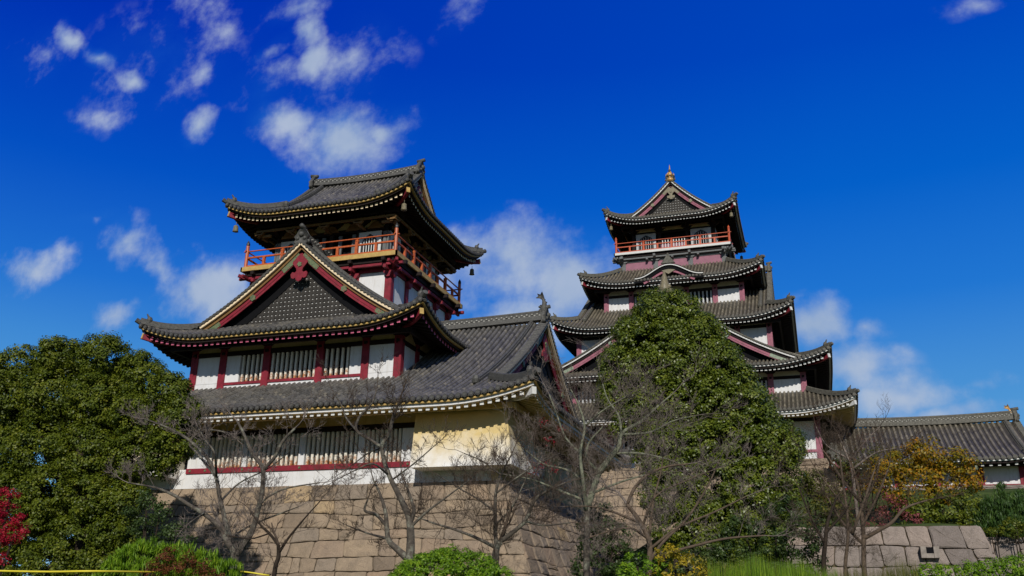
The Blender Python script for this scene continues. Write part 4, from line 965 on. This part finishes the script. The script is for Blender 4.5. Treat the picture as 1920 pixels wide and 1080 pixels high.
bare_tree('tall bare tree with a crooked pale trunk before the latticed windows',30,[
 [(768,1060,14),(770,1005,12),(766,968,10),(746,925,8),(728,887,7),(716,840,6.5),(730,812,6),(737,782,5),(748,755,3.5)],
 [(715,838,5),(690,822,4.5),(668,806,4.5),(674,782,4),(697,757,3),(705,735,2)],[(668,806,3.5),(650,785,3,1),(640,760,2.4,1),(625,735,1.5,1)],
 [(762,1045,11),(745,1030,9),(728,1010,8),(723,962,6),(712,925,4),(700,900,2.5)],[(724,985,5),(705,965,4.5),(684,957,4),(690,935,2.5)],
 [(768,985,7),(776,960,6),(772,940,4.5),(760,905,3)],[(768,990,5),(800,960,3.5),(840,930,2.4),(880,900,1.5)],[(728,890,4),(700,870,3,-1),(670,880,2,-1),(630,900,1.4,-1)],[(716,840,3),(690,850,2.4,1),(650,880,1.6,1)],[(735,900,3),(775,870,2.2),(810,840,1.4)],[(728,1010,4),(690,1000,2.6,1),(650,985,1.5,1)]],seed=5,tl=1.05,dens=.9,tr=.012,lev=3,bark='bark_lichen')
bare_tree('wide spreading bare tree before the right end of the stone base',33,[
 [(928,1064,11),(931,1030,9),(938,1015,8)],[(930,1040,6.5),(929,985,5.5),(929,930,4.5),(940,890,3.5),(960,850,2)],[(938,1015,7),(955,1003,6.5),(984,977,5.5),(1001,940,4.5),(1018,925,3.5),(1060,905,2)],[(984,977,3.5),(1020,985,2.5),(1070,980,1.6)],
 [(928,1026,5),(890,1007,4),(850,992,3.2),(813,981,2.6),(779,968,1.6)],[(929,960,3),(895,935,2.4),(860,915,1.8),(820,890,1.2)],[(930,925,3),(970,895,2.4),(1010,870,1.6),(1050,850,1)],[(929,985,3),(960,950,2.4),(985,900,1.8),(1000,860,1)],[(938,890,2.4),(905,865,1.8),(870,850,1.1)]],seed=6,tl=1.5,dens=1.3,tr=.013,lev=3,bark='bark_lichen')
bare_tree('large bare tree with lichened limbs and a few red leaves right of the small tower',41,[
 [(1100,1080,9),(1100,1000,8),(1102,950,8)],[(1102,950,9),(1112,918,9),(1123,887,8.5),(1141,862,8),(1160,838,6.5),(1167,812,5.5),(1205,788,4),(1230,765,3),(1257,742,2)],[(1100,960,6),(1093,900,5,-1),(1088,850,4.2,-1),(1096,800,3.2,-1),(1085,760,2.2,-1),(1070,730,1.4,-1)],
 [(1088,850,4),(1060,820,3),(1045,780,2.2),(1030,740,1.4)],[(1125,885,5),(1100,860,4),(1105,830,3),(1130,800,2)],[(1165,812,4),(1160,780,3),(1140,750,2.2),(1130,720,1.4)],[(1167,815,4),(1220,810,3),(1260,790,2),(1300,780,1.2)],[(1093,900,4),(1060,880,3),(1020,870,2.2),(980,840,1.5)],[(1100,940,4),(1050,920,3),(1000,900,2),(950,890,1.2)],[(1150,850,3.6),(1200,850,2.8),(1250,860,1.8)],[(1110,925,3.6),(1160,905,2.6),(1210,890,1.6)],[(1095,800,3),(1130,770,2.4),(1180,740,1.6)]],seed=8,tl=1.7,dens=1.3,tr=.012,lev=3,twig='twig_grey',bark2='bark_pale')
bare_tree('low dark bare tree with long sweeping branches before the conical evergreen',36,[
 [(1217,1075,8),(1218,1020,7),(1201,980,6),(1176,946,5)],[(1176,946,4.5),(1190,915,4.5),(1215,890,4),(1250,875,3),(1290,870,2)],[(1216,1055,5),(1243,1017,4),(1289,971,3.4),(1327,911,2.4),(1350,860,1.4)],[(1240,1040,4),(1300,1024,3.6),(1360,1010,3),(1433,1004,1.8)],[(1218,1030,4),(1270,990,3),(1340,960,2.4),(1400,930,1.6)],[(1200,980,4),(1150,960,3),(1110,950,2),(1060,950,1.3)],[(1216,1010,4),(1180,990,3),(1130,1000,2),(1100,1010,1.3)],[(1218,1000,4),(1225,940,3),(1240,880,2),(1245,830,1.2)],[(1205,985,3.5),(1230,930,3),(1290,900,2),(1340,880,1.2)]],seed=9,bark='bark_brown',tl=1.25,dens=.9,tr=.011,lev=3,twig='twig_grey')
bare_tree('slender brown tree with dense fine twigs before the low grey wall',48,[
 [(1621,1080,6),(1619,1000,5),(1612,930,3.5),(1600,880,2.5),(1590,850,1.5)],[(1617,985,4),(1645,930,3),(1665,880,2)],[(1612,940,4),(1580,900,3),(1555,860,2),(1540,840,1.2)],[(1619,1010,5),(1650,993,4.5),(1672,980,4),(1697,953,3.4),(1738,938,1.8)],[(1618,1020,4),(1580,980,3),(1550,930,2)],[(1615,960,3.6),(1640,900,2.6),(1650,860,1.6)]],seed=10,bark='bark_brown',tl=1.4,dens=.6,tr=.014,lev=3,up=.1)
_t=bpy.data.objects['bare_tree.006'] if 'bare_tree.006' in bpy.data.objects else None
foliage('last_leaves',pxblobs([(1600,880,30),(1570,920,30),(1640,900,28),(1600,950,30),(1650,950,24),(1560,870,22),(1620,830,22)],48),'leaf_rust',_t,leaf=.07,nclump=22,nleaf=12,cr=.4,seed=60,inner=.1)
bare_tree('leaning thin bare tree left of the slender brown tree',46,[
 [(1585,1080,4.5),(1590,1010,4),(1588,960,3.4),(1580,900,3),(1575,860,1.6)],[(1598,1000,4),(1620,940,3),(1640,880,1.8)],[(1592,960,3),(1560,920,2.2),(1530,880,1.3)]],seed=12,bark='bark_brown',tl=1.5,dens=.7,tr=.013,lev=3,up=.1)
bare_tree('short multi stemmed bare shrub at the foot of the grassy bank',43,[
 [(1545,1075,6),(1548,1010,5),(1553,975,4),(1570,930,2)],[(1547,1020,3.6),(1520,970,2.6),(1500,920,1.6)],[(1548,1000,3),(1590,950,2),(1600,900,1.2)]],seed=13,bark='bark_dark',tl=1.5,dens=.8,tr=.012,lev=3,up=.1)
bare_tree('twiggy bare tree beside the tower base with a few last leaves',70,[
 [(1600,900,4),(1590,860,3),(1580,835,2),(1572,815,1.2)],[(1592,865,3),(1620,830,2),(1650,800,1.2)],[(1598,880,3),(1640,850,2),(1680,840,1.2)],[(1590,860,2.4),(1550,835,1.8),(1530,800,1)]],seed=14,tl=1.7,dens=.45,tr=.018,lev=3,bark='twig_grey')
# --- leafy shrubs and small trees
def bush(name,label,y,blobs,mat,cat='bush',grp=None,**k):
    root=thing(name,label,cat,grp)
    T=MB(); B=pxblobs(blobs,y)
    bx_=np.mean([q[0] for q in B[:4]]); by_=np.mean([q[1] for q in B[:4]]); bz_=(hill_z(bx_,by_)-.3) if by_>60 else -1.7
    T.ball((bx_,by_,bz_),.15,0,6)
    for (x,yy,z,r) in B[:4]: T.tube([(bx_,by_,bz_),((bx_+x)/2,(by_+yy)/2,bz_*.4+z*.6),(x,yy,z)],[.06,.05,.03],5)
    T.obj('stems',['bark_dark'],root)
    foliage('foliage',B,mat,root,**k); return root
bush('red_maple','crimson leaved maple at the left edge',26,[(0,960,34),(28,1000,26),(-20,1010,36),(20,925,16),(-10,1050,30),(35,975,14),(-30,930,30)],'leaf_red','maple',leaf=.09,nclump=70,nleaf=60,cr=.22,inner=.3,seed=20,flat=.7)
bush('ivy_bush','dark glossy ivy covered bush at the right corner of the stone base',43,[(1115,985,26),(1150,1000,28),(1120,1030,32),(1150,1050,34),(1105,1065,28),(1128,960,18),(1185,1055,26)],'leaf_ivy',leaf=.15,nclump=40,nleaf=50,cr=.3,seed=21)
bush('darkening_shrub','dark dense shrub added to darken the left end of the stone base',37,[(275,935,20),(300,960,24),(270,985,26),(325,995,22),(300,1020,26),(345,1015,16),(250,960,20)],'leaf_ivy',leaf=.12,nclump=50,nleaf=50,cr=.28,seed=61,inner=.4)  # shrub added to darken the shaded end of the base
bush('dark_shrub','dark dense shrubs under the conical evergreen',46,[(1400,1010,40),(1455,1000,40),(1490,1020,34),(1430,1050,40),(1370,1050,36),(1500,1060,36),(1470,960,30),(1510,990,24),(1320,1060,30),(1280,1060,30)],'leaf_ivy',leaf=.15,nclump=32,nleaf=50,cr=.32,seed=22)
bush('heath_bush','feathery light green bush at the lower left',14.5,[(268,1030,20),(285,1024,14),(245,1034,16),(225,1045,16),(330,1034,16),(365,1040,16),(270,1040,26),(240,1048,22),(310,1038,20),(350,1046,22),(395,1055,20),(430,1070,20),(255,1050,30),(215,1070,26),(300,1045,26),(350,1062,28),(395,1070,26),(425,1085,22),(275,1085,40),(350,1095,40),(190,1095,22),(420,1100,20)],'leaf_bright',leaf=.13,asp=.13,nclump=420,nleaf=30,cr=.09,up=.0,seed=23,inner=.75,spike=1)
foliage('rust_bush',pxblobs([(320,1035,13),(355,1042,13),(310,1052,18),(345,1060,18),(385,1066,20),(330,1075,26),(400,1085,20),(290,1070,20)],14.1),'leaf_rust',None,leaf=.05,asp=.35,nclump=420,nleaf=26,cr=.09,seed=24)
tag(bpy.data.objects['rust_bush'],'patch of rusty brown foliage growing through the feathery bush','bush')
bush('round_hedge','rounded bright green clipped hedge mound at the bottom centre',20,[(850,1062,38),(800,1072,36),(895,1072,34),(770,1085,32),(930,1090,30),(830,1075,44),(790,1080,38),(875,1080,42),(760,1095,30),(915,1092,32),(945,1100,22),(840,1060,30)],'leaf_bright',leaf=.055,asp=.5,nclump=620,nleaf=34,cr=.09,seed=25,flat=.85,inner=.85)
bush('green_bush','light green bush left of the golden bush at the bottom',22,[(1195,1062,26),(1225,1070,22),(1180,1085,22)],'leaf_bright',leaf=.08,nclump=160,nleaf=34,cr=.12,seed=26)
bush('golden_bush','golden yellow bush at the bottom centre right',22,[(1265,1048,26),(1255,1075,28),(1290,1066,26),(1245,1040,14),(1310,1085,24)],'leaf_yellow',leaf=.08,nclump=130,nleaf=30,cr=.13,seed=27)
bush('tawny_bush','tawny reddish low bush beside the golden bush',24,[(1325,1062,18),(1350,1068,18),(1375,1066,16),(1340,1085,20)],'leaf_olive',leaf=.07,nclump=200,nleaf=30,cr=.12,seed=28)
# tall bright grass: one stuff object
def grass(name,label,u0,u1,v,y,n,h,mat,seed=1,dep=3):
    g=np.random.RandomState(seed); V=[];C=[]
    for i in range(n):
        u=g.uniform(u0,u1); yy=y+g.uniform(-dep,dep); p=at(u,v+9*math.sin(u*.021)+5*math.sin(u*.07)+g.uniform(-8,22),y); top=np.array([p[0]*yy/y,yy,p[2]]); hh=h*g.uniform(.7,1.2)
        b=top-np.array([g.normal()*.12,g.normal()*.12,hh]); w=.016*g.uniform(.7,1.5); a=g.uniform(0,3.14); ww=np.array([math.cos(a)*w,math.sin(a)*w,0])
        V+= [b-ww,b+ww,top]; C.append(g.rand())
    me=bpy.data.meshes.new(name); V=np.array(V); n=len(C)
    me.from_pydata([tuple(x) for x in V],[],[(3*i,3*i+1,3*i+2) for i in range(n)]); me.materials.append(MATS[mat])
    a=me.attributes.new('rnd','FLOAT','FACE'); a.data.foreach_set('value',np.array(C,np.float32))
    o=bpy.data.objects.new(name,me); COL.objects.link(o); tag(o,label,'grass',kind='stuff'); return o
grass('tall_grass','bright green tall grass along the bottom edge below the conical evergreen',1325,1570,1058,24,5000,2.6,'leaf_bright',3)
grass('dry_grass','pale olive dry grass mixed along the right part of the bottom edge',1290,1720,1062,25,5000,2.6,'leaf_olive',4)
bush('clipped_hedge','long bright green hedge along the bottom right corner',33,[(1740,1078,18),(1775,1078,20),(1815,1076,20),(1855,1072,22),(1895,1068,22),(1935,1066,26),(1720,1095,20)],'leaf_bright','hedge',leaf=.08,nclump=220,nleaf=36,cr=.13,seed=29)
leafy_tree('orange_tree','bushy tree with orange and yellow autumn leaves before the gatehouse',76,[(1650,870,16),(1660,900,22),(1690,925,26),(1820,905,18),(1640,890,18),(1630,915,16),(1690,860,26),(1730,850,28),(1765,862,28),(1800,872,24),(1700,895,28),(1745,895,32),(1785,900,26),(1740,925,28),(1775,925,24),(1665,880,18),(1815,888,16),(1680,845,14),(1715,915,22)],'leaf_orange',[[(1750,985,7),(1748,930,5),(1742,880,3)]],leaf=.25,nclump=11,nleaf=52,cr=.62,seed=30,inner=.3)
bush('yellow_shrub','olive yellow thinly leaved shrub left of the orange tree',78,[(1640,880,24),(1610,905,26),(1655,910,24),(1590,870,18),(1630,850,16),(1575,920,20)],'leaf_olive',leaf=.2,nclump=11,nleaf=40,cr=.6,seed=31,inner=.2)
bush('green_shrub','green shrubs on the terrace under the orange tree',73,[(1700,968,16),(1730,960,22),(1770,955,26),(1810,950,26),(1790,975,20),(1745,978,18),(1820,975,16),(1690,950,14)],'leaf_camellia',leaf=.22,nclump=22,nleaf=50,cr=.45,seed=32)
bush('azalea_bush','dull pink leaved bush on the terrace above the low wall',72,[(1655,965,24),(1635,975,20),(1680,955,20),(1665,940,16),(1715,975,10)],'leaf_pink',leaf=.2,nclump=8,nleaf=40,cr=.45,seed=33,inner=.3)
bush('slope_shrub','olive brown scrub on the slope left of the slender tree',66,[(1530,905,24),(1515,940,26),(1545,950,24),(1500,900,18),(1530,980,24),(1575,965,22),(1560,930,16)],'leaf_olive',leaf=.2,nclump=20,nleaf=44,cr=.45,seed=34,inner=.4)
# pines and clipped bushes at the right edge
PG_='spiky conifers at the right edge'
for i,(u,v,w,hh,lab) in enumerate([(1852,930,15,55,'leftmost and smallest spiky conifer at the right edge'),(1878,905,18,80,'tallest pointed spiky conifer near the right edge'),(1906,925,17,60,'spiky conifer cut by the right edge of the photo'),(1940,915,20,70,None)]):
    if lab is None: continue
    root=thing('conifer',lab,'conifer',PG_)
    bl=[]
    for j in range(7):
        t=j/6; bl.append((u,v+hh*t+6,3+w*t*.9)); 
        if j>2: bl+= [(u-w*t*.9,v+hh*t-4,w*.4),(u+w*t*.9,v+hh*t-6,w*.4)]
    p=at(u,v+hh+10,72); T=MB(); T.tube([(p[0],72,hill_z(p[0],72)-.3),tuple(at(u,v+10,72))],[.18,.03],6); T.obj('trunk',['bark_dark'],root)
    foliage('crown',pxblobs(bl,72),'leaf_pine',root,leaf=.34,asp=.16,nclump=60,nleaf=40,cr=.28,up=.9,seed=40+i,flat=1.1,spike=1)
bush('pine_bush','wide dark green cloud pruned pine behind the clipped balls',75,[(1870,975,26),(1905,960,28),(1935,975,30),(1850,965,18),(1890,985,22),(1925,945,24)],'leaf_pine','pine',leaf=.26,asp=.25,nclump=30,nleaf=60,cr=.4,up=.8,seed=45)
bush('clipped_ball','round clipped ball bush on the right terrace',70,[(1900,990,17),(1906,988,15)],'leaf_camellia',leaf=.14,nclump=40,nleaf=40,cr=.22,seed=46,flat=.8)
bush('clipped_cushion','small flat cushion bush left of the clipped ball',70.5,[(1858,997,9),(1868,998,8)],'leaf_camellia',leaf=.12,nclump=50,nleaf=40,cr=.2,seed=47,flat=.6)
# red maple sprigs among the bare twigs
foliage('red_leaves',pxblobs([(1020,790,9),(1050,805,8),(1030,830,7),(1005,875,9),(1025,868,8),(1040,880,7),(1000,885,6)],44),'leaf_red',bpy.data.objects['bare_tree.004'],leaf=.11,nclump=50,nleaf=16,cr=.3,seed=50,inner=.0)
# rope and post
b=MB(); pts=[at(-160,1066,13),at(-20,1070,13),at(90,1072,13),at(180,1071,13),at(320,1073,14.8),at(440,1071,17),at(505,1079,17.5)]; b.tube(bez(pts,4),.018,6)
tag(b.obj('yellow_rope',['ropeyellow'],smooth=True),'yellow rope barrier running along the bottom left edge','rope')
